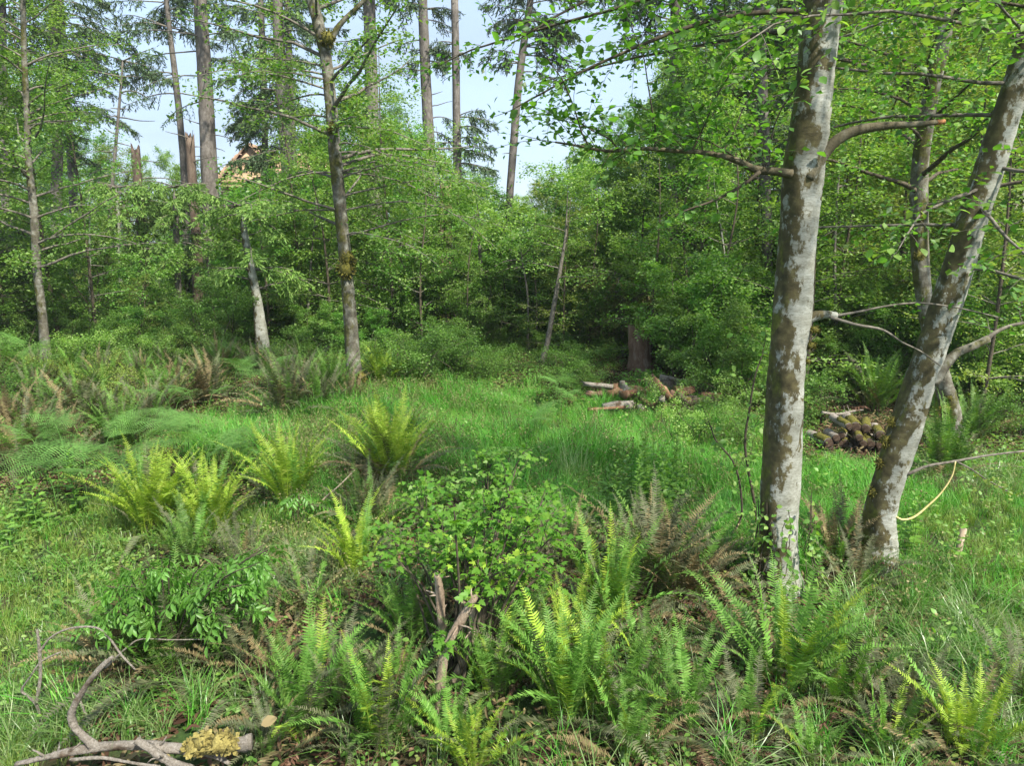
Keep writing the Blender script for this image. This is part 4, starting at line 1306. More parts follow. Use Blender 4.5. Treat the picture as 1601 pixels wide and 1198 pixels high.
FR = {}
for key in ('frond_green', 'frond_lime', 'frond_olive', 'frond_dark', 'frond_tan'):
    FR[key] = {'up': [frond_mesh('frond', M[key], 1, 2 + 3.5 * q, 26 + 13 * q, seed=q, side=(-.10, .0, .12, -.05, .05)[q]) for q in range(5)],
               'mid': [frond_mesh('frond', M[key], 1, 12 + 4 * q, 56 + 12 * q, seed=q + 5, side=(-.14, .03, .14, .22, -.2)[q]) for q in range(5)],
               'low': [frond_mesh('frond', M[key], 1, 34 + 5 * q, 90 + 11 * q, seed=q + 12, side=(-.16, .0, .16, .3, -.25)[q]) for q in range(5)]}
FR['frond_dead'] = {s_: [frond_mesh('frond', M['frond_dead'], 1, a_, b_, 26, .07, q + 30, True, (-.2, 0, .2)[q]) for q, (a_, b_) in enumerate(((60, 150), (75, 140), (68, 165)))] for s_ in ('up', 'mid', 'low')}


def mixp(pal, rr):
    q = rr.random()
    return pal if q < .66 or (pal == 'frond_lime' and q < .86) else {'frond_green': ('frond_lime', 'frond_dark', 'frond_olive'), 'frond_lime': ('frond_green', 'frond_olive', 'frond_green'), 'frond_olive': ('frond_tan', 'frond_green', 'frond_dark'), 'frond_dark': ('frond_green', 'frond_olive', 'frond_green'), 'frond_tan': ('frond_olive', 'frond_green', 'frond_dead')}[pal][int((q - .66) / .1134)]


def fern(u, v, size, pal, label, n=34, dead=4, spread=1.0, olive=.25, up=.45, single=True):
    """pal: colour of fresh fronds; older ones lie lower and are duller"""
    b = ground(u, v)
    size *= 1.15 if v < 800 or (pal == 'frond_lime' and v < 860) else .96
    n = int(n * 1.5)
    rr = np.random.default_rng(int(u * 7 + v * 13))
    root = thing('sword_fern', label, 'fern', (b[0], b[1], b[2] - .02), 'sword ferns')
    mbj = MB()
    for k in range(n + dead):
        q = rr.random()
        az = k * 2.399 + rr.normal() * .3
        if k >= n:
            key, pos, s = 'frond_dead', 'low', rr.uniform(.55, .85)
        elif q < up + .15:
            key, pos, s = mixp(pal, rr), 'up', rr.uniform(.6, 1.08)
        elif q < 1 - olive:
            key, pos, s = mixp(pal, rr), 'mid', rr.uniform(.6, 1.1)
        else:
            key, pos, s = ('frond_olive' if rr.random() < .7 else 'frond_tan'), 'low', rr.uniform(.6, .95)
        me = FR[key][pos][int(rr.integers(len(FR[key][pos])))]
        s *= size
        if single:
            o = bpy.data.objects.new('frond', me)
        else:
            o = bpy.data.objects.new('frond', me)
        o.parent = root
        rr2 = .075 * size
        o.location = (math.cos(az) * rr2 * rr.uniform(.2, 2.2), math.sin(az) * rr2 * rr.uniform(.2, 2.2), 0)
        o.rotation_euler = (rr.normal() * .12, rr.normal() * .10, az)
        o.scale = (s * spread, s, s)
        if key == 'frond_dead' and pal != 'frond_dead':
            o['label'] = 'shrivelled brown frond'
        COL.objects.link(o)
    # the woody crown the fronds spring from
    mb = MB()
    tube(mb, np.array([(0, 0, -.1), (0, 0, .03), (0, 0, .10), (0, 0, .13)]) * size, np.array((.10, .09, .06, .02)) * size, 8, 0, .2, True, rr)
    mb.build('crown', M['bare_soil'], root)
    return root


G, LM, OL, DKF, TN = 'frond_green', 'frond_lime', 'frond_olive', 'frond_dark', 'frond_tan'
FERNS = [
    (1225, 1085, 1.12, G, 'largest bright green sword fern below the upright alder, fronds fanning widely', 40, 4, .2, .4),
    (1320, 1105, .92, G, 'sword fern merging into the right side of the largest bright one, paler drooping fronds', 26, 4, .4, .3),
    (1510, 1185, .85, LM, 'sword fern in the bottom right corner with upright pale fronds', 28, 4, .3, .5),
    (1270, 1215, .62, G, 'small sword fern cut by the bottom edge below the largest one', 14, 3, .2, .6),
    (1070, 1150, .85, G, 'sword fern at the bottom between the central clump and the largest fern', 26, 6, .3, .5),
    (885, 1128, 1.0, G, 'dense upright bright sword fern at the bottom centre', 40, 6, .15, .75),
    (960, 1135, .9, G, 'bright upright sword fern on the right flank of the dense central one', 26, 4, .25, .7),
    (820, 1030, .8, G, 'bright sword fern right behind the grey leaning stump posts', 28, 3, .15, .7),
    (895, 1035, .75, LM, 'yellow-green sword fern between the central clump and the dark brown-edged one', 26, 4, .25, .5),
    (712, 1185, .62, G, 'sword fern at the foot of the leaning grey stump post', 20, 6, .2, .75),
    (740, 1215, .6, LM, 'small yellow-green sword fern cut by the bottom edge in the middle', 14, 2, .2, .7),
    (600, 1175, .95, G, 'bright sword fern left of the stump posts at the bottom', 32, 5, .3, .6),
    (480, 1150, .95, G, 'bright sword fern beside the lichen-covered log end', 32, 8, .35, .6),
    (545, 1120, .8, OL, 'dull olive sword fern behind the two bright ones left of the stump', 24, 6, .5, .4),
    (650, 1010, .85, DKF, 'dark sword fern in the shade left of the stump posts', 28, 3, .4, .6),
    (955, 985, 1.08, G, 'sword fern with bright upright fronds rising from deep shade right of the lobed-leaved shrub', 38, 5, .2, .6),
    (1020, 930, 1.25, OL, 'big dull olive-brown sword fern left of the upright alder, old fronds lying flat', 52, 10, .35, .3),
    (1075, 945, 1.0, TN, 'tan and brown fern half beneath the upright alder, dead fronds drooping left', 30, 12, .5, .2),
    (560, 905, .95, LM, 'yellowish sword fern in the middle left of the lobed-leaved shrub', 34, 5, .3, .6),
    (480, 960, .8, OL, 'flattened brownish fern between the elder bush and the yellowish fern', 26, 12, .6, .1),
    (575, 825, .95, OL, 'grey-olive sword fern behind the yellowish one', 40, 4, .3, .6),
    (612, 755, 1.25, LM, 'widest yellow-green fern tussock at the near edge of the grass', 60, 6, .3, .5),
    (456, 790, 1.05, LM, 'bright lime upright sword fern left of the widest yellow-green tussock', 34, 2, .05, .8),
    (238, 832, 1.05, LM, 'bright yellow-green sword fern, left one of the pair above the elder bush', 46, 3, .1, .8),
    (332, 838, .95, LM, 'bright yellow-green sword fern, right one of the pair above the elder bush', 40, 5, .2, .7),
    (300, 890, .9, DKF, 'dark green fern in shade between the lime pair and the elder bush', 34, 3, .2, .6),
    (380, 900, .8, OL, 'dull olive fern right of the elder bush top', 24, 5, .5, .3),
    (270, 1060, 1.15, DKF, 'big dark sword fern under the elder bush with a skirt of dead brown fronds', 44, 22, .45, .3),
    (190, 1040, .95, TN, 'brownish fern at the left side of the elder bush, fronds lying over', 26, 8, .6, .1),
    (385, 1065, .9, OL, 'grey-green fern at the right foot of the elder bush with shrivelled brown fronds', 22, 16, .5, .2),
    (190, 712, 1.1, DKF, 'dark green upright fern tussock in front of the brown fern drift on the left', 42, 3, .1, .85),
    (232, 680, 1.05, OL, 'brown-olive fern right behind the dark upright tussock', 40, 4, .4, .6),
    (125, 668, 1.05, OL, 'olive fern left of the dark upright tussock', 40, 4, .4, .6),
    (328, 630, 1.1, OL, 'olive fern with reddish fronds behind the light green bracken', 42, 4, .4, .5),
    (350, 590, 1.05, TN, 'farther reddish-tan fern under the pale leaning trunk foot', 40, 4, .5, .5),
    (450, 655, 1.25, OL, 'dark sprawling fern with rusty dead skirt left of the slim mossy alder', 50, 12, .4, .4),
    (520, 628, 1.05, DKF, 'dark green fern touching the left of the slim mossy alder', 40, 3, .2, .7),
    (598, 604, .95, LM, 'yellow-green fern just right of the slim mossy alder foot', 40, 3, .25, .7),
    (40, 740, 1.1, TN, 'large tan fern drift at the left edge behind the bracken', 46, 6, .6, .5),
    (95, 735, 1.0, TN, 'tan and reddish fern right of the left-edge drift', 40, 6, .6, .6),
    (165, 610, 1.0, OL, 'olive fern near the foot of the thin mossy alder on the left', 36, 3, .3, .6),
    (222, 610, .9, G, 'green fern among pinkish dead twigs on the left', 30, 3, .3, .6),
    (1368, 642, 1.2, DKF, 'fern with long spreading fronds above the mossy log pile', 50, 3, .2, .4),
    (1475, 752, 1.05, DKF, 'dark fern at the foot of the crooked mossy alder', 40, 3, .25, .6),
    (1305, 880, .95, TN, 'withered tan fern between the two big alder trunks', 30, 12, .5, .3),
    (1340, 925, .85, OL, 'grey fern with wiry dead fronds at the foot of the leaning alder', 22, 14, .6, .2),
    (1560, 640, 1.0, TN, 'rusty brown fern at the right edge beside the thin white stem', 36, 8, .6, .3),
    (1520, 690, .95, DKF, 'dark fern in the shade right of the crooked mossy alder', 36, 3, .3, .5),
    (1150, 1050, .6, OL, 'dull fern with pinkish old fronds left of the largest bright one', 16, 6, .6, .2),
    (1420, 1135, .8, OL, 'grey drooping fern between the largest fern and the bottom right corner', 20, 6, .7, .1),
    (430, 1060, .7, TN, 'rusty fern beside the elder bush on its right', 18, 12, .6, .1),
    (620, 1100, .75, G, 'bright fern tucked between the olive fern and the stump posts', 24, 3, .3, .6),
    (775, 1090, .8, G, 'upright bright fern at the right foot of the stump posts', 28, 3, .15, .75),
    (1005, 1065, .7, G, 'small bright fern in the gap above the central clump', 22, 3, .3, .6),
    (1165, 1165, .7, G, 'fern left in front of the largest bright one, drooping left', 22, 5, .4, .4),
    (1385, 1195, .7, G, 'fern at the bottom edge between the largest fern and the right corner', 22, 6, .4, .5),
    (985, 1195, .7, G, 'low fern at the bottom edge right of the dense central one', 22, 6, .35, .5),
    (420, 1195, .6, OL, 'olive fern against the thick end of the lichen-covered branch', 20, 6, .4, .4),
    (1590, 1120, .8, OL, 'olive fern cut by the right edge near the bottom', 24, 5, .4, .4),
    (1120, 905, .8, OL, 'olive fern touching the left side of the upright alder', 28, 6, .4, .4),
    (890, 900, .9, OL, 'shaded olive fern just right of the lobed-leaved shrub', 32, 4, .3, .6),
    (70, 690, 1.0, OL, 'olive fern above the left-edge tan drift', 36, 4, .4, .5),
    (15, 690, 1.0, TN, 'tan fern cut by the left edge above the bracken', 34, 5, .5, .5),
    (275, 645, .9, TN, 'tan fern between the brown-olive fern and the reddish one', 32, 4, .4, .5),
    (60, 640, .95, OL, 'dull fern in front of the thin mossy alder on the left', 32, 3, .4, .5),
    (400, 590, .9, OL, 'dull fern just below the pale leaning trunk foot', 30, 4, .4, .5),
    (120, 600, .9, G, 'green fern right of the thin mossy alder foot', 30, 3, .3, .6),
    (480, 600, .9, OL, 'farther olive fern left of the slim mossy alder', 30, 3, .3, .5),
    (700, 590, .8, DKF, 'dark fern at the shaded edge of the grass in the middle', 28, 2, .3, .5),
    (1230, 640, .9, DKF, 'dark fern just behind the upright alder trunk', 30, 3, .3, .5),
    (1450, 600, .9, G, 'small bright fern behind the leaning alder at mid height', 26, 2, .2, .5),
]
for (u, v, s, pal, lab, n, dd, ol, up) in FERNS:
    fern(u, v, s, pal, lab, n, dd, 1.0, ol, up)

rF = np.random.default_rng(404)
for k in range(26):
    u, v = (rF.uniform(-10, 560), rF.uniform(575, 665)) if k < 20 else (rF.uniform(1130, 1600), rF.uniform(600, 650))
    if (370 < u < 440 and v < 600) or 1285 < u < 1420:
        continue
    pal = (OL, TN, OL, LM, DKF, G)[int(rF.integers(6))]
    place = next(w for lim, w in LAND if u < lim)
    hue = {OL: 'olive', TN: 'tan', LM: 'yellow-green', DKF: 'dark green', G: 'green'}[pal]
    fern(u, v, rF.uniform(.8, 1.05), pal, hue + ' fern of the ' + ('far ' if v < 615 else '') + 'fern bed, ' + place, 32, 3, 1.0, .35, .45)


# bracken: broad, flat, finely divided light green fronds on a bare stalk
def bracken_mesh(seed):
    r = np.random.default_rng(seed)
    mb = MB()
    n = 13
    L = .75
    t = np.linspace(0, 1, 16)
    ang = np.radians(55 + 45 * t)
    P = np.stack((np.concatenate(([0], np.cumsum(np.sin(ang[:-1])))) * L / 15, np.zeros(16), np.concatenate(([0], np.cumsum(np.cos(ang[:-1])))) * L / 15), -1)
    tube(mb, P, (.005, .001), 3, 0, 0, False)
    lv = Leaves()
    for i in range(n):
        f = .06 + .93 * i / n
        p = np.array([np.interp(f, t, P[:, c]) for c in range(3)])
        T = unit(np.array([np.interp(min(f + .05, 1), t, P[:, c]) for c in range(3)]) - p + (1e-5, 0, 0))
        for sg in (-1, 1):
            l = .42 * (1 - f) ** .75 * r.uniform(.85, 1.1) + .03
            d = unit(np.array((0, sg, 0)) + T * .45 + np.array((0, 0, -.12 + r.normal() * .08)))
            k = max(3, int(l / .027))
            g = np.linspace(.05, 1, k)
            q = p + d * l * g[:, None] + np.array((0, 0, -.12)) * (l * g ** 2)[:, None]
            S2 = unit(np.cross(d, (0, 0, 1.)))
            pl = (.078 * (1 - .85 * g) * min(1, l / .3) + .012)
            for s2 in (-1, 1):
                lv.add(q, S2 * s2 + d * .35 + np.array((0, 0, -.1)), np.array((0, 0, 1.)) + r.normal(size=(k, 3)) * .12, pl * r.uniform(.85, 1.1, k))
    arr = lv.arrays()
    leaves_into(mb, arr, (np.array([(0, -.075, 0), (0, .075, 0), (.6, .065, .01), (1, 0, -.03), (.6, -.065, .01)]), [(2, 4, 3)], [(0, 4, 2, 1)]))
    return mb.mesh('frond', M['bracken'])


BR = [bracken_mesh(60 + k) for k in range(4)]


def bracken(u, v, label, n=4, s=1.0, h=.62, mat=None):
    b = ground(u, v)
    rr = np.random.default_rng(int(u * 3 + v * 5))
    root = thing('bracken_fern', label, 'fern', (b[0], b[1], b[2]), 'light green bracken ferns')
    for k in range(n):
        az = k * 2.1 + rr.uniform(0, 1.5)
        hh = h * rr.uniform(.6, 1.2) * s
        off = np.array((rr.normal() * .16, rr.normal() * .16, 0)) * s
        mb = MB()
        tp = off + np.array((math.cos(az) * .08, math.sin(az) * .08, hh))
        tube(mb, catmull(np.array([off + (0, 0, -.05), off + (0, 0, hh * .6), tp]), 3), (.006, .004), 5)
        mb.build('stalk', M['bracken'], root)
        o = bpy.data.objects.new('frond', BR[int(rr.integers(4))])
        o.parent = root
        o.location = tuple(tp)
        o.rotation_euler = (rr.normal() * .22, rr.uniform(-.35, .2), az)
        sc = s * rr.uniform(.62, .95)
        o.scale = (sc, sc, sc)
        COL.objects.link(o)
    return root


for (u, v, lab, n, s) in [
    (300, 765, 'brightest bracken spreading flat above the lime fern pair, left half', 6, 1.1), (350, 770, 'brightest bracken spreading flat above the lime fern pair, right half', 6, 1.1),
    (285, 735, 'bracken behind the brightest patch, near the dark upright tussock', 5, 1.0), (370, 735, 'bracken beside the foxglove spike', 4, .9),
    (215, 720, 'small bracken right of the dark upright tussock', 3, .9), (130, 745, 'bracken leaning left over the tan fern drift', 6, 1.1), (60, 760, 'bracken at the left edge above the pale leafy herb', 5, 1.1),
    (150, 800, 'low bracken between the pale leafy herb and the lime fern pair', 5, 1.1), (200, 790, 'low bracken touching the left one of the lime fern pair', 4, 1.0), (100, 800, 'bracken right of the pale leafy herb', 4, 1.0),
    (25, 720, 'highest bracken at the left edge', 4, 1.0), (290, 670, 'tall light bracken between the brown ferns on the left', 5, 1.0), (255, 650, 'bracken deep among the brown ferns on the left', 3, .9),
    (400, 625, 'bracken left behind the dark sprawling fern', 5, 1.0), (385, 600, 'far bracken under the pale leaning trunk foot', 4, .9), (35, 600, 'bracken by the thin mossy alder at the far left', 5, 1.2), (70, 590, 'farther bracken by the thin mossy alder', 4, 1.0),
    (875, 640, 'bracken at the far edge of the grass left of the rotten wood', 5, .95), (895, 655, 'smaller bracken nearest the rotten wood', 3, .8), (848, 705, 'bracken standing in the middle of the grass', 4, .9), (838, 735, 'small upright bracken in front of the one in the grass', 3, .6), (640, 600, 'bracken where the grass meets the thicket, right of the slim alder', 3, .8),
    (900, 560, 'bracken in the shade behind the slender curved sapling', 3, 1.0), (700, 560, 'bracken in the dark part of the thicket', 3, 1.0), (1540, 605, 'pale bracken at the right edge beside the thin white stem', 3, .9)]:
    bracken(u, v, lab, n, s)


# ------------------------------------------------------------------ leafy herbs
def herb(u, v, label, h=.6, n=5, leaf=.12, mat='leaf_herb', spread=.18, name='leafy_herb', cat='plant', group=None, spike=False, shape=LANCE, sid='lance'):
    b = ground(u, v)
    rr = np.random.default_rng(int(u + v * 3))
    b = np.array((b[0], b[1], b[2]))
    root = thing(name, label, cat, b, group)
    LVh = Leaves()
    W = MB()
    for k in range(n):
        o = np.array((rr.normal() * spread, rr.normal() * spread, 0))
        hh = h * rr.uniform(.7, 1.15)
        tp = o + np.array((rr.normal() * .06, rr.normal() * .06, hh))
        P = catmull(np.array([o - (0, 0, .05), (o + tp) / 2 + rr.normal(size=3) * .02, tp]), 4)
        tube(W, P, (.006, .002), 4, 0, 0, False)
        m = int(hh / .035)
        f = np.linspace(.15, 1, m)
        q = o + (tp - o) * f[:, None]
        a = np.arange(m) * 2.4 + rr.uniform(0, 6)
        A = np.stack((np.cos(a), np.sin(a), .25 + .7 * f ** 3), -1)
        LVh.add(q + b, A, np.array((0, 0, 1.)) + rr.normal(size=(m, 3)) * .2 + np.stack((-np.cos(a), -np.sin(a), 0 * a), -1) * .2, leaf * (1.15 - .7 * f ** 2) * rr.uniform(.8, 1.15, m))
        if spike:
            m2 = 14
            f2 = np.linspace(0, 1, m2)
            a2 = np.arange(m2) * 2.4
            L3 = Leaves()
            L3.add(tp + np.stack((0 * f2, 0 * f2, f2 * .28), -1), np.stack((np.cos(a2), np.sin(a2), -.3 + 0 * a2), -1), np.array((0, 0, 1.)) + rr.normal(size=(m2, 3)) * .2, .05 * (1.1 - f2))
            tube(W, np.array((tp, tp + (0, 0, .28))), (.003, .001), 4, 0, 0, False)
            m3 = MB()
            leaves_into(m3, L3.arrays(), OVAL)
            m3.build('flower_spike', M['leaf_yellow'], root)
    W.build('stems', M[mat], root)['kind'] = 'stuff'
    hang_leaves(LVh, root, b, sid, shape, [M[mat]], 120, min_px=8)
    return root


WID = (LANCE[0] * (1, 1.9, 1), LANCE[1], LANCE[2])
GP = 'pale leafy herbs on the right of the grass'
for (u, v, lab, h, n, lf) in [(940, 812, 'leafy herb at the left end of the pale herb patch below the grass', .8, 5, .11), (985, 800, 'tall leafy herb in the pale herb patch, second from its left end', .95, 6, .12), (1020, 812, 'tallest leafy herb in the middle of the pale herb patch', .95, 6, .12),
                        (1050, 820, 'leafy herb at the right end of the pale herb patch', .85, 5, .12), (975, 840, 'front leafy herb of the pale herb patch, against the olive fern', .5, 5, .11), (1040, 790, 'rear leafy herb of the pale herb patch', .85, 4, .11)]:
    herb(u, v, lab, h, n, lf, shape=WID, sid='wide', group=GP)
herb(45, 830, 'pale leafy herb with whorled leaves at the left edge below the bracken', .8, 3, .13, shape=WID, sid='wide')
herb(22, 850, 'second pale leafy herb cut by the left edge', .6, 3, .12, shape=WID, sid='wide')
herb(385, 755, 'foxglove with a tall bud spike right of the bracken', .7, 1, .17, shape=WID, sid='wide', name='foxglove', spike=True, spread=.02)
herb(340, 735, 'leafy rosette herb among the brightest bracken', .35, 3, .13, shape=WID, sid='wide')
herb(1440, 895, 'leafy herb right of the leaning alder foot', .75, 6, .11, shape=WID, sid='wide')
herb(1275, 760, 'dark leafy herb between the upright alder and the log pile', .55, 6, .14, 'leaf_maple', shape=WID, sid='wide')
herb(1345, 785, 'herb with pale flower heads in the grass behind the leaning alder', .4, 4, .08)
herb(1395, 860, 'small leafy herb climbing at the leaning alder foot', .5, 4, .08, 'leaf_alder', shape=OVAL, sid='oval', spread=.08)
herb(835, 800, 'pale-tipped leafy herb in the grass right of the lobed-leaved shrub', .45, 4, .09, 'leaf_yellow')
herb(700, 800, 'pale leafy herb left of the lobed-leaved shrub top', .4, 4, .08, 'leaf_yellow')

# ivy-like creeper at the foot of the upright alder
rI = np.random.default_rng(3)
crp = thing('creeper', 'small-leaved creeper climbing round the foot of the upright alder', 'climbing plant', baseA)
LV, W = Leaves(), MB()
for k in range(16):
    a = rI.uniform(2.6, 6.9)
    rr_ = .30
    P = [baseA + (math.cos(a) * .5, math.sin(a) * .5, .0)]
    for q in range(6):
        a += rI.normal() * .18
        hq = .13 * (q + 1) * rI.uniform(.8, 1.2)
        rad_ = .25 if hq > .3 else .33
        P.append(baseA + (math.cos(a) * rad_ + .0, math.sin(a) * rad_, hq))
    P = np.array(P)
    tube(W, P - baseA, .004, 3, 0, 0, False)
    m = 12
    f = np.linspace(0, 6, m)
    q = np.stack([np.interp(f, np.arange(7), P[:, c]) for c in range(3)], -1)
    o_ = unit((q - baseA) * (1, 1, 0))
    LV.add(q + o_ * .03, rI.normal(size=(m, 3)) + o_ * .5 + (0, 0, -.2), o_ + rI.normal(size=(m, 3)) * .4 + (0, 0, .5), rI.uniform(.04, .07, m))
W.build('stems', M['brown_twig'], crp)['kind'] = 'stuff'
hang_leaves(LV, crp, baseA, 'oval', OVAL, [M['leaf_alder'], M['leaf_light']], 200, min_px=6)

# slim leafy sapling beside the upright alder, left
for (pts, lab) in [([(1184, 850, 5), (1180, 790, 4.5), (1165, 700, 4), (1172, 640, 3.5), (1180, 590, 3), (1190, 560, 2)], 'thin leafy sapling rising close to the left of the upright alder'),
                   ([(1130, 860, 4), (1160, 800, 3.5), (1150, 730, 3), (1120, 690, 2.5)], 'thin arching leafy shoot left of the upright alder')]:
    b = ground(*pts[0][:2])
    b = np.array((b[0], b[1], b[2]))
    rt = thing('sapling', lab, 'sapling', b)
    mb = MB()
    Pc, Rc = stem(mb, pts, b[1], 6, 5, .05, True, .3, b, 0, 0, 1.1)
    mb.build('trunk', M['brown_twig'], rt, True)
    W, LV = MB(), Leaves()
    twigs_on(W, LV, Pc, rI, .45, .09, .07, .1, .3, b, .003, up=.2)
    tag(W.build('twigs', M['brown_twig'], rt), kind='stuff')
    hang_leaves(LV, rt, b, 'oval', OVAL, [M['leaf_light'], M['leaf_alder']], 300, min_px=6)

# ------------------------------------------------------------------ lobed-leaved shrub over the stump, elder bush
def shrub(name, label, u, v, blobs, mats, leaf, shape, sid, seed, stems=9, single=300, dens=1.0, wood='brown_twig', stemr=.010, cat='shrub'):
    """blobs: (u, v, Y, radius across, radius up, leaves, material index)"""
    rr = np.random.default_rng(seed)
    b = ground(u, v)
    b = np.array((b[0], b[1], b[2]))
    root = thing(name, label, cat, b)
    W = MB()
    LVs = [Leaves() for _ in mats]
    u_, v_, Y_ = (np.array([q[i_] for q in blobs]) for i_ in (0, 1, 2))
    blobs = [(a_, b_, c_, d_, e_ * 1.25, f_ * .62, g_) for (a_, b_, c_, d_, e_, f_, g_) in blobs] + [(rr.uniform(u_.min() - 10, u_.max() + 10), rr.uniform(v_.min() - 45, min(v_.max(), 900)), rr.uniform(Y_.min(), Y_.max()), rr.uniform(.08, .22), rr.uniform(.05, .13), 28, 0) for _ in range(15)]
    for (bu, bv, bY, ra, rh, cnt, mi) in blobs:
        c = at(bu, bv, bY)
        # a stem into each mass, forking into twigs that carry the leaves
        s0 = b + np.array((rr.normal() * .08, rr.normal() * .08, 0))
        mid = (s0 * .45 + c * .55) + np.array((0, 0, .12))
        tube(W, catmull(np.array([s0, mid, c]), 5) - b, (stemr, stemr * .4), 6, 0, .08, False, rr)
        nt_ = max(4, int(cnt / 7.5))
        for k in range(nt_):
            d = rr.normal(size=3)
            d = unit(d) * (ra, ra, rh) * rr.uniform(.3, 1.45)
            tip = c + d
            st = mid * .3 + c * .7 if k % 3 else c * .5 + mid * .5
            P = catmull(np.array([st, (st + tip) / 2 + (0, 0, .04), tip]), 3)
            tube(W, P - b, (.004, .0015), 3, 0, 0, False)
            m = 9
            f = np.linspace(.35, 1, m)
            q = np.stack([np.interp(f * (len(P) - 1), np.arange(len(P)), P[:, c_]) for c_ in range(3)], -1)
            tdir = unit(tip - st)
            S = unit(np.cross(tdir, (0, 0, 1.)))
            sg = np.where(np.arange(m) % 2 == 0, 1., -1.)[:, None]
            A = tdir * .4 + S * sg * .8 + rr.normal(size=(m, 3)) * .35 + (0, 0, -.1)
            LVs[mi].add(q + unit(A) * leaf * .3, A, np.array((0, -.25, 1.)) + rr.normal(size=(m, 3)) * .4, leaf * rr.uniform(.6, 1.15, m))
    tag(W.build('branches', M[wood], root), kind='stuff')
    for k, (mt, L_) in enumerate(zip(mats, LVs)):
        if L_.p:
            hang_leaves(L_, root, b, sid, shape, [M[x] for x in mt], single // len(mats), min_px=7, foliage_name='foliage')
    return root


yS = ground(715, 1080)[1]
shrub('lobed_leaf_shrub', 'bright green shrub with lobed leaves growing over the old stump posts', 720, 1060,
      [(605, 815, yS + .9, .22, .12, 60, 0), (885, 835, yS + .9, .22, .14, 60, 0), (870, 795, yS + 1.2, .3, .1, 70, 0), (650, 775, yS + 1.4, .3, .12, 80, 0), (840, 905, yS + .3, .16, .12, 40, 0), (770, 885, yS + .05, .34, .13, 190, 1), (730, 850, yS + .3, .42, .18, 190, 1), (680, 870, yS + .4, .38, .22, 190, 0), (820, 860, yS + .4, .32, .2, 170, 0), (640, 850, yS + .7, .35, .22, 140, 0), (830, 830, yS + .8, .40, .25, 160, 0),
       (760, 820, yS + .9, .5, .25, 200, 0), (690, 815, yS + 1.0, .4, .22, 150, 0), (850, 870, yS + .6, .2, .2, 80, 0), (695, 1000, yS - .25, .10, .10, 16, 0), (770, 915, yS - .02, .22, .12, 70, 1), (628, 880, yS + .5, .2, .15, 60, 0)],
      [('leaf_maple',), ('leaf_maple_new', 'leaf_maple', 'leaf_maple')], .06, LOBED, 'lobed', 5, stemr=.012)
b2 = ground(760, 860)
shrub('lobed_leaf_shrub', 'duller green lobed-leaved shrub just behind the bright one, at the grass edge', 760, 850,
      [(740, 775, b2[1] + .1, .5, .2, 190, 0), (800, 770, b2[1] + .2, .4, .2, 160, 0), (700, 790, b2[1] + .1, .4, .2, 140, 0), (770, 745, b2[1] + .4, .5, .25, 190, 0), (830, 790, b2[1] + .2, .35, .2, 110, 0), (660, 775, b2[1] + .3, .3, .2, 80, 0)],
      [('leaf_maple', 'leaf_mid')], .06, LOBED, 'lobed', 6)

# elder bush: drooping leaves, each of five to seven leaflets
def elder_leaf(seed):
    rr = np.random.default_rng(seed)
    mb = MB()
    P = np.array([(0, 0, 0), (.1, 0, .01), (.2, 0, -.005), (.28, 0, -.03)])
    tube(mb, P, (.0035, .002), 3, 0, 0, False)
    lv = Leaves()
    for f, sz in ((.09, .075), (.15, .095), (.21, .10)):
        for sg in (-1, 1):
            lv.add(np.array((f, 0, 0)), np.array((.55, sg * .75, -.55 + rr.normal() * .12)), np.array((.3, 0, 1)) + rr.normal(size=3) * .12, sz)
    lv.add(np.array((.28, 0, -.03)), np.array((.8, 0, -.5)), np.array((.4, 0, 1)), .105)
    leaves_into(mb, lv.arrays(), (OVAL[0] * (1, .5, 1), OVAL[1], OVAL[2]))
    return mb.mesh('leaf', M['leaf_elder'])


EL = [elder_leaf(k) for k in range(3)]
eb = ground(270, 1045)
eb = np.array((eb[0], eb[1], eb[2]))
elder = thing('elder_bush', 'elder bush with drooping leaflets above the big dark fern at the lower left', 'shrub', eb)
W = MB()
rE2 = np.random.default_rng(9)
for k in range(90):
    cu = rE2.uniform(150, 395)
    cv = 862 + 70 * ((cu - 270) / 130) ** 2 * .6 + rE2.uniform(0, 85)
    if k > 78:
        cu, cv = rE2.uniform(380, 425), rE2.uniform(850, 885)
    tip = at(cu, cv, eb[1] + rE2.uniform(-.35, .5))
    s0 = eb + (rE2.normal() * .06, rE2.normal() * .06, 0)
    mid = s0 * .4 + tip * .6 + np.array((0, 0, .18))
    P = catmull(np.array([s0, mid, tip]), 5)
    tube(W, P - eb, (.008, .003), 5, 0, .05, False)
    for q in range(5):
        o = bpy.data.objects.new('leaf', EL[int(rE2.integers(3))])
        o.parent = elder
        f = 1 - .10 * q
        pp = P[min(int(f * (len(P) - 1)), len(P) - 1)] - eb
        o.location = tuple(pp)
        o.rotation_euler = (rE2.normal() * .3, rE2.uniform(.1, .7), rE2.uniform(0, 6.28))
        s = rE2.uniform(.5, .9)
        o.scale = (s, s, s)
        COL.objects.link(o)
tag(W.build('branches', M['brown_twig'], elder), kind='stuff')
eb3 = ground(468, 830)
shr = thing('elder_bush', 'small elder shoot with a few drooping leaves beside the lime fern', 'shrub', eb3)
W = MB()
for k in range(5):
    tip = np.array((rE2.normal() * .12, rE2.normal() * .1, rE2.uniform(.3, .5)))
    tube(W, catmull(np.array([(0, 0, -.02), tip * .5 + (0, 0, .06), tip]), 4), (.006, .003), 5)
    for q in range(3):
        o = bpy.data.objects.new('leaf', EL[k % 3])
        o.parent = shr
        o.location = tuple(tip)
        o.rotation_euler = (rE2.normal() * .3, rE2.uniform(.1, .6), rE2.uniform(0, 6.28))
        o.scale = (.8, .8, .8)
        COL.objects.link(o)
W.build('stems', M['brown_twig'], shr)['kind'] = 'stuff'

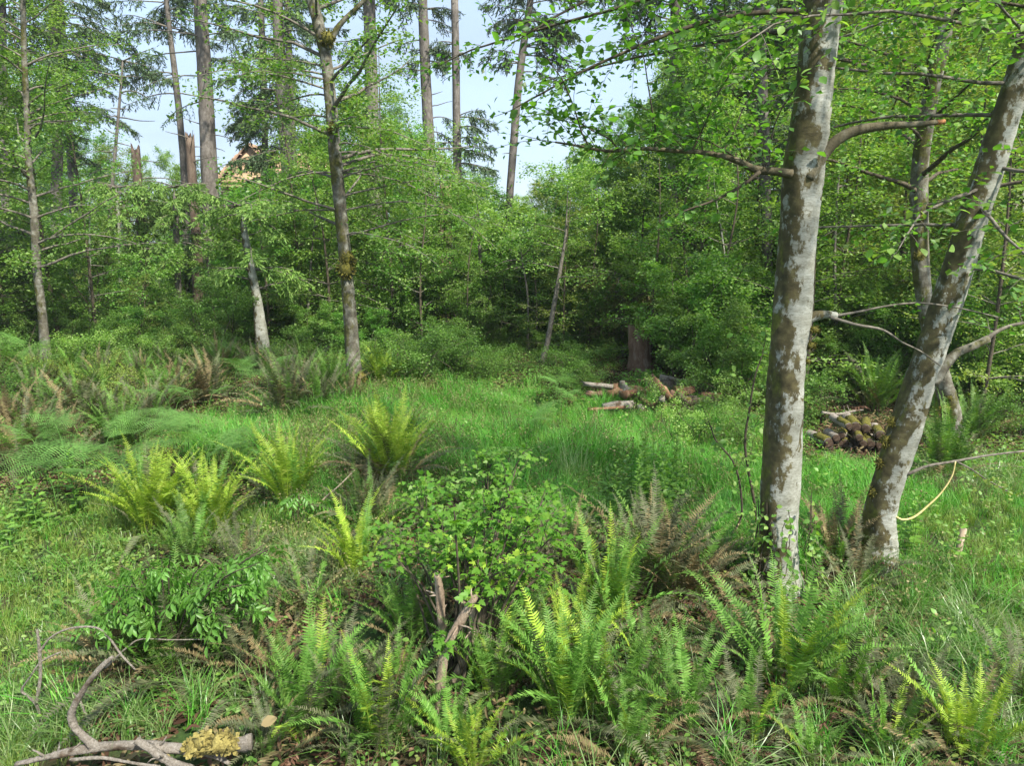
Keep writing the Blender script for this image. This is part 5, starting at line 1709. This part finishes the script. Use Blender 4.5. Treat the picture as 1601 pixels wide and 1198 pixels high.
# ------------------------------------------------------------------ dead wood in front
def dead(name, label, cat, pts, Y, mat='grey_wood', sides=12, rough=.2, jag=0.0, k=12, branches=(), group=None):
    P, R = path_px(pts, Y)
    R = R * (.9 if name == 'stump_post' else .72)
    b = P[int(np.argmin(P[:, 2]))].copy()
    root = thing(name, label, cat, b, group)
    mb = MB()
    tube(mb, catmull(P, k) - b, np.interp(np.linspace(0, 1, k * (len(P) - 1) + 1), np.linspace(0, 1, len(R)), R), sides, 0, rough, True, None, jag)
    mb.build('stem', M[mat], root, True)
    if R.max() > .02:
        rs = np.random.default_rng(int(pts[0][0]))
        Pc_ = catmull(P, 4)
        mb = MB()
        for _ in range(7):
            q_ = Pc_[int(rs.integers(2, len(Pc_) - 1))]
            tube(mb, droop_path(q_, rs.normal(size=3) + (0, 0, .6), rs.uniform(.06, .16), rs, .1, 3, .25) - b, (R.mean() * .35, R.mean() * .12), 5, 0, .2, True, rs)
        tag(mb.build('broken_spurs', M[mat], root), kind='stuff')
    for br in branches:
        mb = MB()
        P2, R2 = path_px(br, Y)
        tube(mb, catmull(P2, k) - b, np.interp(np.linspace(0, 1, k * (len(P2) - 1) + 1), np.linspace(0, 1, len(R2)), R2), 8, 0, rough, True)
        mb.build('branch', M[mat], root, True)
    return root, b


gp = ground(690, 1105)[1] - .12
dead('stump_post', 'long grey weathered post leaning right, nearest of the stump remains', 'stump', [(680, 1120, 17), (688, 1075, 17), (694, 1030, 17), (706, 995, 15), (726, 962, 14), (742, 936, 12)], gp, 'post_wood', jag=.02)
dead('stump_post', 'upright grey-brown post left of the leaning one', 'stump', [(697, 1030, 16), (692, 985, 15), (688, 940, 15), (684, 900, 12)], gp + .35, 'post_wood', jag=.03)
dead('stump_post', 'twisted brown post behind the leaning one', 'stump', [(712, 1065, 20), (726, 1035, 19), (736, 1005, 13), (738, 970, 12), (737, 945, 10)], gp + .25, 'post_wood', branches=[[(737, 960, 8), (728, 946, 7), (712, 937, 5)]], jag=.03)
dead('stump_post', 'thin dark post on the right of the stump remains', 'stump', [(748, 1030, 10), (752, 985, 9), (760, 940, 8), (764, 905, 6)], gp + .45, 'brown_twig')
gl = ground(220, 1178)[1] - .22
rt, lb = dead('fallen_branch', 'long weathered grey fallen branch along the bottom edge, yellow lichen at its thick end', 'branch',
              [(25, 1196, 10), (90, 1181, 15), (150, 1169, 19), (215, 1166, 21), (280, 1172, 21), (340, 1172, 26), (392, 1160, 30)], gl,
              branches=[[(150, 1168, 15), (128, 1150, 12), (112, 1128, 11), (116, 1105, 10), (135, 1072, 9), (160, 1042, 8), (176, 1028, 6)], [(285, 1172, 12), (330, 1180, 10), (360, 1195, 6)]])
mb = MB()
for k in range(16):
    f = k / 15
    p = at(300 + 65 * f, 1166 + 6 * math.sin(k) - 4 * f, gl - .02) - lb
    s = .035 + .02 * math.sin(k * 2.1)
    L2 = Leaves()
    rk = np.random.default_rng(k)
    d = unit(rk.normal(size=(26, 3)) + (0, 0, .4))
    L2.add(p + d * s * .9, d + rk.normal(size=(26, 3)) * .5, rk.normal(size=(26, 3)), s * .8)
    leaves_into(mb, L2.arrays(), OVAL)
    tube(mb, p + np.array([(0, 0, -s), (0, 0, -s * .4), (0, 0, s * .4), (0, 0, s)]), (s * .3, s, s, s * .3), 7, 0, .2)
mb.build('lichen', M['lichen'], rt)
dead('fallen_branch', 'thick grey branch with a cut end crossing over the long fallen one', 'branch', [(212, 1158, 15), (235, 1172, 16), (262, 1190, 17), (300, 1205, 18)], gl - .1)
dead('fallen_branch', 'thin bare branch lying just below the long fallen one', 'branch', [(110, 1189, 7), (160, 1186, 7), (210, 1194, 6), (250, 1200, 6)], gl - .15)
g2 = ground(110, 1140)[1]
dead('dead_stick', 'forked dead stick standing in the grass at the lower left, arching right', 'stick', [(66, 1155, 6), (60, 1110, 6), (45, 1090, 6), (34, 1080, 5), (48, 1058, 4), (65, 1035, 4), (95, 1020, 3)], g2, 'grey_wood', 6, .08,
     branches=[[(57, 1100, 5), (63, 1060, 5), (62, 1020, 5), (58, 985, 3)], [(62, 1020, 4), (80, 997, 3), (110, 983, 3), (150, 982, 3), (172, 1000, 3), (190, 1025, 3), (212, 1048, 3)]])
dead('dead_stick', 'short pale forked twig between the bent branch and the dead ferns', 'stick', [(167, 1163, 5), (150, 1135, 5), (133, 1115, 5), (127, 1100, 4), (115, 1084, 3)], g2 - .1, 'grey_wood', 6, .08)
dead('dead_stick', 'straight pale dead stick lying across the dark fern under the elder', 'stick', [(165, 1045, 5), (200, 1012, 4), (222, 1000, 3), (270, 1001, 2.5), (330, 1000, 2)], ground(250, 1090)[1], 'grey_wood', 6, .05)
dead('dead_stick', 'long pale dead stem slanting between the tan fern tussocks', 'stick', [(476, 815, 4), (505, 782, 4), (530, 760, 3), (555, 735, 3)], ground(500, 815)[1], 'stake', 6, .05)
dead('dead_stick', 'pale dead stick in the leaves at the middle left, above the brown ferns', 'stick', [(155, 560, 4), (175, 549, 3), (200, 546, 2.5)], 17.5, 'twig', 6, .05)
dead('dead_stick', 'bare pale stick lying on top of the mossy log pile', 'stick', [(1285, 645, 6), (1310, 648, 6), (1335, 643, 5), (1350, 641, 3)], ground(1330, 690)[1] - .1, 'grey_wood', 6, .05)
# leaf lying by the log
mbp = np.array(at(408, 1135, gl + .1))
o = link('dead_leaf', leaf_mesh('dead', OVAL, M['frond_tan']))
o.location = tuple(mbp)
o.scale = (.10, .10, .10)
o.rotation_euler = (.5, -.3, .4)
tag(o, 'large orange-brown dead leaf beside the lichen-covered log end', 'leaf')

# wooden stake in the right-hand grass
sk = ground(1494, 882)
mb = MB()
box(mb, -.022, .022, -.022, .022, -.2, .38)
mb.add([(-.022, -.022, .3801), (.022, -.022, .3801), (.022, .022, .3801), (-.022, .022, .3801), (0, 0, .388)], [(0, 1, 4), (1, 2, 4), (2, 3, 4), (3, 0, 4)])
o = mb.build('wooden_stake', M['stake'])
o.location = tuple(sk)
o.rotation_euler = (0, .12, .4)
tag(o, 'short square wooden stake standing in the bright grass at the right', 'stake')

# mossy log pile behind the alders
lg = ground(1352, 708)
rl = np.random.default_rng(17)


def log(p, L, R, az, tilt, mossy, label, group, bark='log_bark', name='firewood_log'):
    root = thing(name, label, 'log', p, group)
    root.rotation_euler = (0, tilt, az)
    a = rl.uniform(0, 6)
    mb = MB()
    P = np.stack((np.linspace(0, L, 6), np.zeros(6), np.zeros(6)), -1)
    rot = name != 'firewood_log'
    tube(mb, P, R * (1 + (rl.normal(size=6) * .18 if rot else 0)), 13, 0, .26 if rot else .06, rot, rl, .12 if rot else 0)
    mb.build('bark', M[bark], root, True)
    for x, d in (() if rot else ((0, -1), (L, 1))):
        mb = MB()
        tube(mb, np.array([(x - d * .004, 0, 0), (x + d * .004, 0, 0), (x + d * .008, 0, 0)]), (R * .93, R * .9, R * .5), 12, 0, .04)
        mb.build('cut_end', M['log_end'], root)
    if mossy:
        mb = MB()
        n = 6
        t = np.linspace(.02, L * rl.uniform(.5, .95), n)
        an = np.linspace(.35, 2.8, 8)
        V = np.array([[(x, math.cos(q) * (R * 1.05 + .012 * math.sin(x * 30 + q * 5)), math.sin(q) * (R * 1.07 + .02 * abs(math.sin(x * 17 + q * 3)))) for q in an] for x in t]).reshape(-1, 3)
        mb.add(V, None, [(i_ * 8 + j_, i_ * 8 + j_ + 1, (i_ + 1) * 8 + j_ + 1, (i_ + 1) * 8 + j_) for i_ in range(n - 1) for j_ in range(7)])
        o = mb.build('moss', M['moss'], root, True)
        md = o.modifiers.new('thickness', 'SOLIDIFY')
        md.thickness = .02
    return root


row_z = 0
cnt = 0
for row, n in enumerate((9, 8, 6, 3)):
    for k in range(n):
        R_ = rl.uniform(.06, .092)
        x = (k - n / 2 + .5) * .17 + rl.normal() * .03 - .08 * row
        z = lg[2] + .07 + row * .125 + rl.normal() * .022
        cnt += 1
        log((lg[0] + x, lg[1] - rl.uniform(0, .22), z), rl.uniform(.42, .55), R_, PI / 2 + rl.normal() * .2 - .25, rl.normal() * .06, rl.random() < (.45 + .18 * row),
            f"round firewood log, {['first', 'second', 'third', 'fourth', 'fifth', 'sixth', 'seventh', 'eighth', 'ninth'][k]} from left in the {['bottom', 'second', 'third', 'top'][row]} row of the mossy pile", 'firewood logs of the mossy pile')
# rotten wood heap
for (u, v, L, R_, az, bark, lab) in [(965, 648, .55, .09, .15, 'grey_wood', 'short grey rotten log at the left end of the rotten wood heap'), (962, 628, .35, .08, .8, 'orange_wood', 'small reddish rotten chunk behind the grey log'),
                              (998, 622, .5, .10, 2.4, 'orange_wood', 'split orange-red wood piece in the middle of the rotten heap'), (1012, 606, .45, .06, .6, 'orange_wood', 'yellowish splinter plank on the rotten heap'),
                              (1032, 620, .45, .13, .2, 'snag_bark', 'dark rotten log in the middle of the heap'), (1052, 606, .6, .12, -.1, 'grey_wood', 'grey weathered log on top of the right side of the heap'),
                              (1058, 632, .45, .07, .3, 'orange_wood', 'orange flat piece of rotten wood at the lower right of the heap'), (1080, 618, .4, .08, 1.3, 'orange_wood', 'reddish upright chunk at the right end of the heap'),
                              (945, 652, .6, .03, .05, 'orange_wood', 'thin yellowish lath lying in front of the rotten heap'), (1098, 640, .5, .08, .4, 'snag_bark', 'dark rotten piece half hidden right of the heap')]:
    g = ground(u, v + 8)
    t_ = at(u, v, g[1])
    log((t_[0] - L / 2 * math.cos(az), t_[1], t_[2] + .14), L, R_ * .9, az, rl.normal() * .1, False, lab, None, bark, 'rotten_log')
for k in range(30):
    p = ground(rl.uniform(940, 1110), rl.uniform(622, 655))
    p[2] += rl.uniform(.06, .36)
    log(p, rl.uniform(.2, .55), rl.uniform(.03, .08), rl.uniform(0, 3.1), rl.normal() * .15, rl.random() < .2, 'small broken fragment of reddish rotten wood lying in the heap beyond the grass', 'fragments of rotten wood in the heap',
        ['orange_wood', 'orange_wood', 'grey_wood', 'snag_bark', 'red_stump'][int(rl.integers(5))], 'wood_fragment')
# reddish stump
conifer('broken reddish-brown stump with bleached right side at the back of the clearing', [(1002, 575, 38), (1001, 555, 35), (1000, 538, 36), (999, 520, 31)], ground(1002, 582)[1], [], DK, 'red_stump', 0, .25, 61, 0, 18, 'tree_stump', 'stump')
# dark hollow burrow of soil near the bracken
for (u, v, lab) in [(362, 712, 'bare dark soil mound among the bracken left of the foxglove'), (1490, 765, 'bare dark soil under the fern by the crooked alder')]:
    g = ground(u, v)
    mb = MB()
    th = np.linspace(0, 2 * PI, 18, endpoint=False)
    V = [(0, 0, .16)]
    for q, rr_ in enumerate((.15, .3, .45)):
        for a in th:
            V.append((math.cos(a) * rr_ * 1.2, math.sin(a) * rr_, .16 - .16 * (rr_ / .45) ** 2 - (.04 if q == 2 else 0) + .02 * math.sin(5 * a + q)))
    F = [(0, 1 + i, 1 + (i + 1) % 18) for i in range(18)]
    Q_ = [(1 + q * 18 + i, 1 + (q + 1) * 18 + i, 1 + (q + 1) * 18 + (i + 1) % 18, 1 + q * 18 + (i + 1) % 18) for q in range(2) for i in range(18)]
    mb.add(V, F, Q_)
    o = mb.build('soil_mound', M['bare_soil'], None, True)
    o.location = tuple(g)
    tag(o, lab, 'soil', None, 'structure')

# ------------------------------------------------------------------ grass, ground cover, litter (nobody could count these)
def tuft_mesh(name, mat, nb, h, spread, wid, lean, seed, segs=3, curl=1.0, heads=0):
    rr = np.random.default_rng(seed)
    mb = MB()
    for k in range(nb):
        a = rr.uniform(0, 6.28)
        rad_ = spread * math.sqrt(rr.random())
        b2 = rr.uniform(0, 6.28)
        p = np.array((math.cos(b2) * rad_, math.sin(b2) * rad_, -.02))
        hh = h * rr.uniform(.55, 1.15)
        ln = lean * rr.uniform(.3, 1.4)
        t = np.linspace(0, 1, segs + 1)
        out_ = hh * ln * t ** (1.4 + curl * .6)
        z = hh * (t - .28 * ln * curl * t ** 3)
        C = p + np.stack((math.cos(a) * out_, math.sin(a) * out_, z), -1)
        s = np.array((-math.sin(a), math.cos(a), 0))
        w = (wid * rr.uniform(.7, 1.2) * (1 - t) ** .7)[:-1, None]
        V = np.vstack((C[:-1] - s * w, C[:-1] + s * w, C[-1:]))
        m = segs
        Q_ = [(i, m + i, m + i + 1, i + 1) for i in range(m - 1)]
        mb.add(V, [(m - 1, 2 * m - 1, 2 * m)], Q_)
        if k < heads:
            L2 = Leaves()
            f = np.linspace(.7, 1.05, 7)
            q = np.stack([np.interp(f, t, C[:, c]) for c in range(3)], -1)
            L2.add(q, rr.normal(size=(7, 3)) + (0, 0, .8), rr.normal(size=(7, 3)), .028)
            leaves_into(mb, L2.arrays(), LEAF2)
    return mb.mesh(name, mat)


def cover_mesh(name, mat, n, size, spread, h, seed, shape=OVAL):
    rr = np.random.default_rng(seed)
    mb = MB()
    L2 = Leaves()
    a = rr.uniform(0, 6.28, n)
    rd = spread * np.sqrt(rr.random(n))
    p = np.stack((np.cos(a) * rd, np.sin(a) * rd, rr.uniform(.1, 1, n) * h), -1)
    A = rr.normal(size=(n, 3)) * (1, 1, .3)
    L2.add(p, A, np.array((0, 0, 1.)) + rr.normal(size=(n, 3)) * .35, size * rr.uniform(.6, 1.2, n))
    leaves_into(mb, L2.arrays(), shape)
    return mb.mesh(name, mat)


def scatter(name, label, pts, scl, meshes, seed, tilt=.12):
    """one object of many tufts, instanced on points by geometry nodes"""
    rr = np.random.default_rng(seed)
    n = len(pts)
    coll = bpy.data.collections.new(name + '_kinds')
    for m_ in meshes:
        coll.objects.link(bpy.data.objects.new(name + '_kind', m_))
    me = bpy.data.meshes.new(name)
    me.vertices.add(n)
    me.vertices.foreach_set('co', np.asarray(pts, np.float32).ravel())
    ra = me.attributes.new('turn', 'FLOAT_VECTOR', 'POINT')
    ra.data.foreach_set('vector', np.stack((rr.normal(size=n) * tilt, rr.normal(size=n) * tilt, rr.uniform(0, 6.28, n)), -1).astype(np.float32).ravel())
    sa = me.attributes.new('size', 'FLOAT', 'POINT')
    sa.data.foreach_set('value', np.asarray(scl, np.float32))
    for mt in dict.fromkeys(m_.materials[0] for m_ in meshes):
        me.materials.append(mt)
    o = link(name, me)
    tag(o, label, None, None, 'stuff')
    g = bpy.data.node_groups.new(name, 'GeometryNodeTree')
    g.interface.new_socket('Geometry', in_out='INPUT', socket_type='NodeSocketGeometry')
    g.interface.new_socket('Geometry', in_out='OUTPUT', socket_type='NodeSocketGeometry')
    gi, go = g.nodes.new('NodeGroupInput'), g.nodes.new('NodeGroupOutput')
    ci = g.nodes.new('GeometryNodeCollectionInfo')
    ci.inputs['Collection'].default_value = coll
    ci.inputs['Separate Children'].default_value = True
    ci.inputs['Reset Children'].default_value = True
    ip = g.nodes.new('GeometryNodeInstanceOnPoints')
    ip.inputs['Pick Instance'].default_value = True
    at_ = g.nodes.new('GeometryNodeInputNamedAttribute')
    at_.data_type = 'FLOAT_VECTOR'
    at_.inputs['Name'].default_value = 'turn'
    as_ = g.nodes.new('GeometryNodeInputNamedAttribute')
    as_.data_type = 'FLOAT'
    as_.inputs['Name'].default_value = 'size'
    g.links.new(gi.outputs[0], ip.inputs['Points'])
    g.links.new(ci.outputs[0], ip.inputs['Instance'])
    g.links.new(at_.outputs['Attribute'], ip.inputs['Rotation'])
    g.links.new(as_.outputs['Attribute'], ip.inputs['Scale'])
    g.links.new(ip.outputs[0], go.inputs[0])
    md = o.modifiers.new('tufts', 'NODES')
    md.node_group = g
    return o


def sample(density, ymin, ymax, seed):
    """random ground points inside the view, about `density` to the square metre"""
    rr = np.random.default_rng(seed)
    out_ = []
    x1 = ymax * .86 + 1
    n = int(density * (ymax - ymin) * 2 * x1)
    x = rr.uniform(-x1, x1, n)
    y = rr.uniform(ymin, ymax, n)
    k = abs(x) < y * .84 + .8
    x, y = x[k], y[k]
    P = np.stack((x, y, gz(x, y)), -1)
    u, v, z = project(P)
    return P, u, v, rr


def blob(u, v, cu, cv, ru, rv, soft=.35):
    d = np.sqrt(((u - cu) / ru) ** 2 + ((v - cv) / rv) ** 2)
    return np.clip((1 - d) / soft, 0, 1)


# where the soft meadow grass grows, drawn as overlapping patches on the ground
def meadow(u, v):
    m = np.maximum.reduce([blob(u, v, 760, 690, 260, 85), blob(u, v, 1010, 720, 260, 95), blob(u, v, 1350, 800, 330, 85), blob(u, v, 1560, 900, 210, 190), blob(u, v, 880, 790, 160, 60),
                           blob(u, v, 420, 690, 160, 50), blob(u, v, 590, 660, 130, 50), blob(u, v, 560, 780, 120, 60), blob(u, v, 1180, 860, 140, 50), blob(u, v, 470, 720, 130, 60)])
    return m


def left_lawn(u, v):
    return np.maximum.reduce([blob(u, v, 30, 930, 200, 160), blob(u, v, 90, 860, 150, 70), blob(u, v, 40, 1080, 130, 160), blob(u, v, 230, 800, 120, 60), blob(u, v, 430, 830, 120, 50)])


P, u, v, rr = sample(95, 3.0, 16.5, 1)
far_ok = v > 605
mw = meadow(u, v)
k = (rr.random(len(u)) < mw) & far_ok
soft = [tuft_mesh('grass_tuft', M['grass'], 38, .44, .12, .0042, .75, s, 4, 1.3) for s in range(4)] + [tuft_mesh('grass_tuft', M['grass'], 30, .30, .12, .0042, .9, 9), tuft_mesh('grass_tuft', M['straw'], 14, .40, .1, .0035, .5, 10, 3, 1, 6), tuft_mesh('grass_tuft', M['grass_lime'], 30, .34, .12, .0042, .8, 11)]
hgt = 1.0 + .38 * np.sin(P[:, 0] * 1.3 + P[:, 1]) * np.sin(P[:, 1] * 1.7) + rr.normal(size=len(u)) * .12
hgt = hgt * np.where(u > 1380, .62, 1.0) * np.where((u > 1150) & (v > 690) & (u < 1400), .8, 1)
low_ = 1 - .55 * np.clip(blob(u, v, 1010, 815, 110, 70) + blob(u, v, 870, 660, 60, 50) + blob(u, v, 1010, 665, 90, 30) + blob(u, v, 612, 755, 90, 40) + blob(u, v, 1370, 715, 80, 30), 0, 1)
yel = (blob(u, v, 1570, 900, 130, 160) + blob(u, v, 1480, 850, 90, 50) > rr.random(len(u)) * 1.1) | (blob(u, v, 800, 680, 170, 50) * .35 > rr.random(len(u)))
yel |= (blob(u, v, 480, 720, 170, 60) * .7 > rr.random(len(u)))
scatter('meadow_grass', 'soft bright green meadow grass of the clearing', P[k & ~yel], hgt[k & ~yel] * low_[k & ~yel], soft, 5)
limes = [tuft_mesh('grass_tuft', M['grass_lime'], 34, .26, .12, .004, .6, s + 20) for s in range(3)] + [tuft_mesh('grass_tuft', M['grass'], 30, .26, .12, .004, .7, 29)]
scatter('yellow_green_grass', 'yellow-green grass in the clearing and at the right edge', P[k & yel], hgt[k & yel] * 1.1 * low_[k & yel], limes, 6)
k = (rr.random(len(u)) < left_lawn(u, v)) & (v > 770)
scatter('lawn_grass', 'short pale lawn grass at the lower left', P[k], (.75 + rr.normal(size=len(u)) * .12)[k] * np.where(v[k] > 950, .8, 1.), limes + [tuft_mesh('grass_tuft', M['sedge'], 26, .28, .1, .0045, .8, 33)], 7)
k = (rr.random(len(u)) < .045 * (mw > .3)) & far_ok
weeds = [cover_mesh('weed', M[m_], 26, .055, .10, .42, s + 300, OVAL) for s, m_ in enumerate(('leaf_light', 'leaf_herb', 'leaf_mid'))] + [tuft_mesh('weed_tuft', M['straw'], 10, .6, .05, .0035, .6, 310, 4, 1.2, 8)]
scatter('meadow_weeds', 'scattered broad-leaved weeds and dry stalks in the meadow grass', P[k], (.7 + rr.random(len(u)) * .5)[k], weeds, 15, .15)
# blond seeding grass on the mound
P, u, v, rr = sample(60, 5, 16.5, 2)
ww = np.maximum.reduce([blob(u, v, 600, 650, 90, 50), blob(u, v, 480, 720, 110, 60), blob(u, v, 560, 790, 130, 70) * .6, blob(u, v, 640, 700, 90, 40) * .7, blob(u, v, 430, 900, 110, 60) * .7, blob(u, v, 520, 960, 120, 60) * .6])
k = rr.random(len(u)) < ww * .6
straws = [tuft_mesh('straw_tuft', M['straw'], 18, .42, .12, .003, .6, s + 40, 4, 1.2, 8) for s in range(3)]
scatter('seeding_grass', 'blond seeding grass on the mound round the slim alder', P[k], (.85 + rr.normal(size=len(u)) * .15)[k], straws, 8)
# coarse arching sedge in the foreground
P, u, v, rr = sample(42, 2.6, 9.5, 3)
ww = np.maximum.reduce([blob(u, v, 1490, 1010, 200, 110), blob(u, v, 1350, 960, 150, 60), blob(u, v, 1090, 1010, 90, 60), blob(u, v, 290, 1130, 160, 50), blob(u, v, 60, 1160, 120, 50), blob(u, v, 1560, 1100, 110, 80), blob(u, v, 470, 920, 110, 60) * .7,
                        blob(u, v, 620, 930, 80, 40) * .6, blob(u, v, 950, 1060, 60, 40) * .5, blob(u, v, 1080, 1190, 800, 110) * .45, blob(u, v, 1500, 760, 120, 30) * .5])
k = rr.random(len(u)) < ww
sedges = [tuft_mesh('sedge_tuft', M['sedge'], 26, .46, .06, .0045, 1.0, s + 50, 5, 1.5) for s in range(4)] + [tuft_mesh('sedge_tuft', M['grass'], 24, .40, .08, .0045, .8, 58, 4, 1.3)]
scatter('sedge', 'coarse arching sedge with glossy blades between the ferns', P[k], (.85 + rr.normal(size=len(u)) * .18)[k], sedges, 9, .2)
# low leafy cover everywhere
P, u, v, rr = sample(26, 2.4, 21, 4)
bare = ((u > 1285) & (u < 1415) & (v > 620) & (v < 735)) | ((u > 930) & (u < 1115) & (v > 600) & (v < 668)) | ((u > 20) & (u < 420) & (v > 1130)) | ((u > 960) & (u < 1040) & (v < 600))
k = (rr.random(len(u)) < np.where(v > 900, .45, .8)) & (meadow(u, v) < .6) & ~bare
covers = [cover_mesh('cover', M[m_], 40, .036, .22, .14, s) for s, m_ in enumerate(('leaf_mid', 'leaf_light', 'leaf_deep', 'leaf_yellow', 'leaf_mid', 'leaf_elder'))]
scatter('leafy_ground_cover', 'low mixed leafy ground cover under the ferns and shrubs', P[k], (.8 + rr.random(len(u)) * .6)[k], covers, 10, .1)
k = (rr.random(len(u)) < .75) & (meadow(u, v) < .5) & (left_lawn(u, v) < .3) & (v > 560)
litters = [cover_mesh('litter', M['litter'], 46, .07, .25, .05, s + 70, LANCE) for s in range(3)] + [cover_mesh('litter', M['frond_tan'], 30, .09, .25, .07, 75, LANCE)]
scatter('dead_frond_litter', 'brown litter of dead fronds and leaves on the ground between the ferns', P[k], (.8 + rr.random(len(u)) * .6)[k], litters, 11, .15)
# undergrowth beneath the thicket
P, u, v, rr = sample(5, 15, 40, 5)
k = (v < 615) & ~((u > 920) & (u < 1115) & (v > 585)) & ~((u > 965) & (u < 1035) & (v > 560))
unders = [cover_mesh('undergrowth', M[m_], 90, .08, .45, .6, s + 80, LEAF2) for s, m_ in enumerate(('leaf_deep', 'leaf_mid', 'leaf_deep', 'leaf_mid'))]
scatter('undergrowth', 'dense low huckleberry and salal undergrowth on the forest floor', P[k], ((.7 + rr.random(len(u)) * .7) * np.where((u > 610) & (u < 930), .55, 1) * np.where((u < 620) & (P[:, 1] < 20), .5, 1))[k], unders, 12, .1)
# a grey-green tussock of rush standing in the grass
tg = ground(895, 772)
me = tuft_mesh('rush_tussock', M['sedge'], 260, .75, .16, .004, .55, 91, 5, .6)
o = link('rush_tussock', me)
o.location = tuple(tg)
tag(o, 'grey-green rush tussock standing in the grass beside the pale herbs', 'grass tussock')

# give each look-alike its own place in the label
seen = {}
for o in list(SC.objects):
    if o.parent is None and o.get('label') and not str(o['label']).startswith('small broken fragment'):
        seen.setdefault(o['label'], []).append(o)
NTH = ['first', 'second', 'third', 'fourth', 'fifth', 'sixth', 'seventh', 'eighth', 'ninth']
for lab, os_ in seen.items():
    if 1 < len(os_) < 10:
        os_.sort(key=lambda o: float(project(np.array(o.location))[0][0]))
        for k, o in enumerate(os_):
            base_ = lab.split()
            if len(base_) > 13:
                base_ = [w for w in base_ if w not in ('the', 'leafy', 'bare')]
            o['label'] = ' '.join(base_) + ', ' + NTH[k] + ' from left'

# ------------------------------------------------------------------ thin summer haze between the trees
hz, ht = new_mat('haze')
pv = ht.nodes.new('ShaderNodeVolumePrincipled')
pv.inputs['Color'].default_value = (.97, .98, 1.0, 1)
pv.inputs['Density'].default_value = .0006
pv.inputs['Anisotropy'].default_value = .2
ho = ht.nodes.new('ShaderNodeOutputMaterial')
ht.links.new(pv.outputs['Volume'], ho.inputs['Volume'])
mb = MB()
box(mb, -320, 320, -75, 620, -4.5, 42)
tag(mb.build('haze', hz), 'thin summer haze in the wood', None, None, 'stuff')
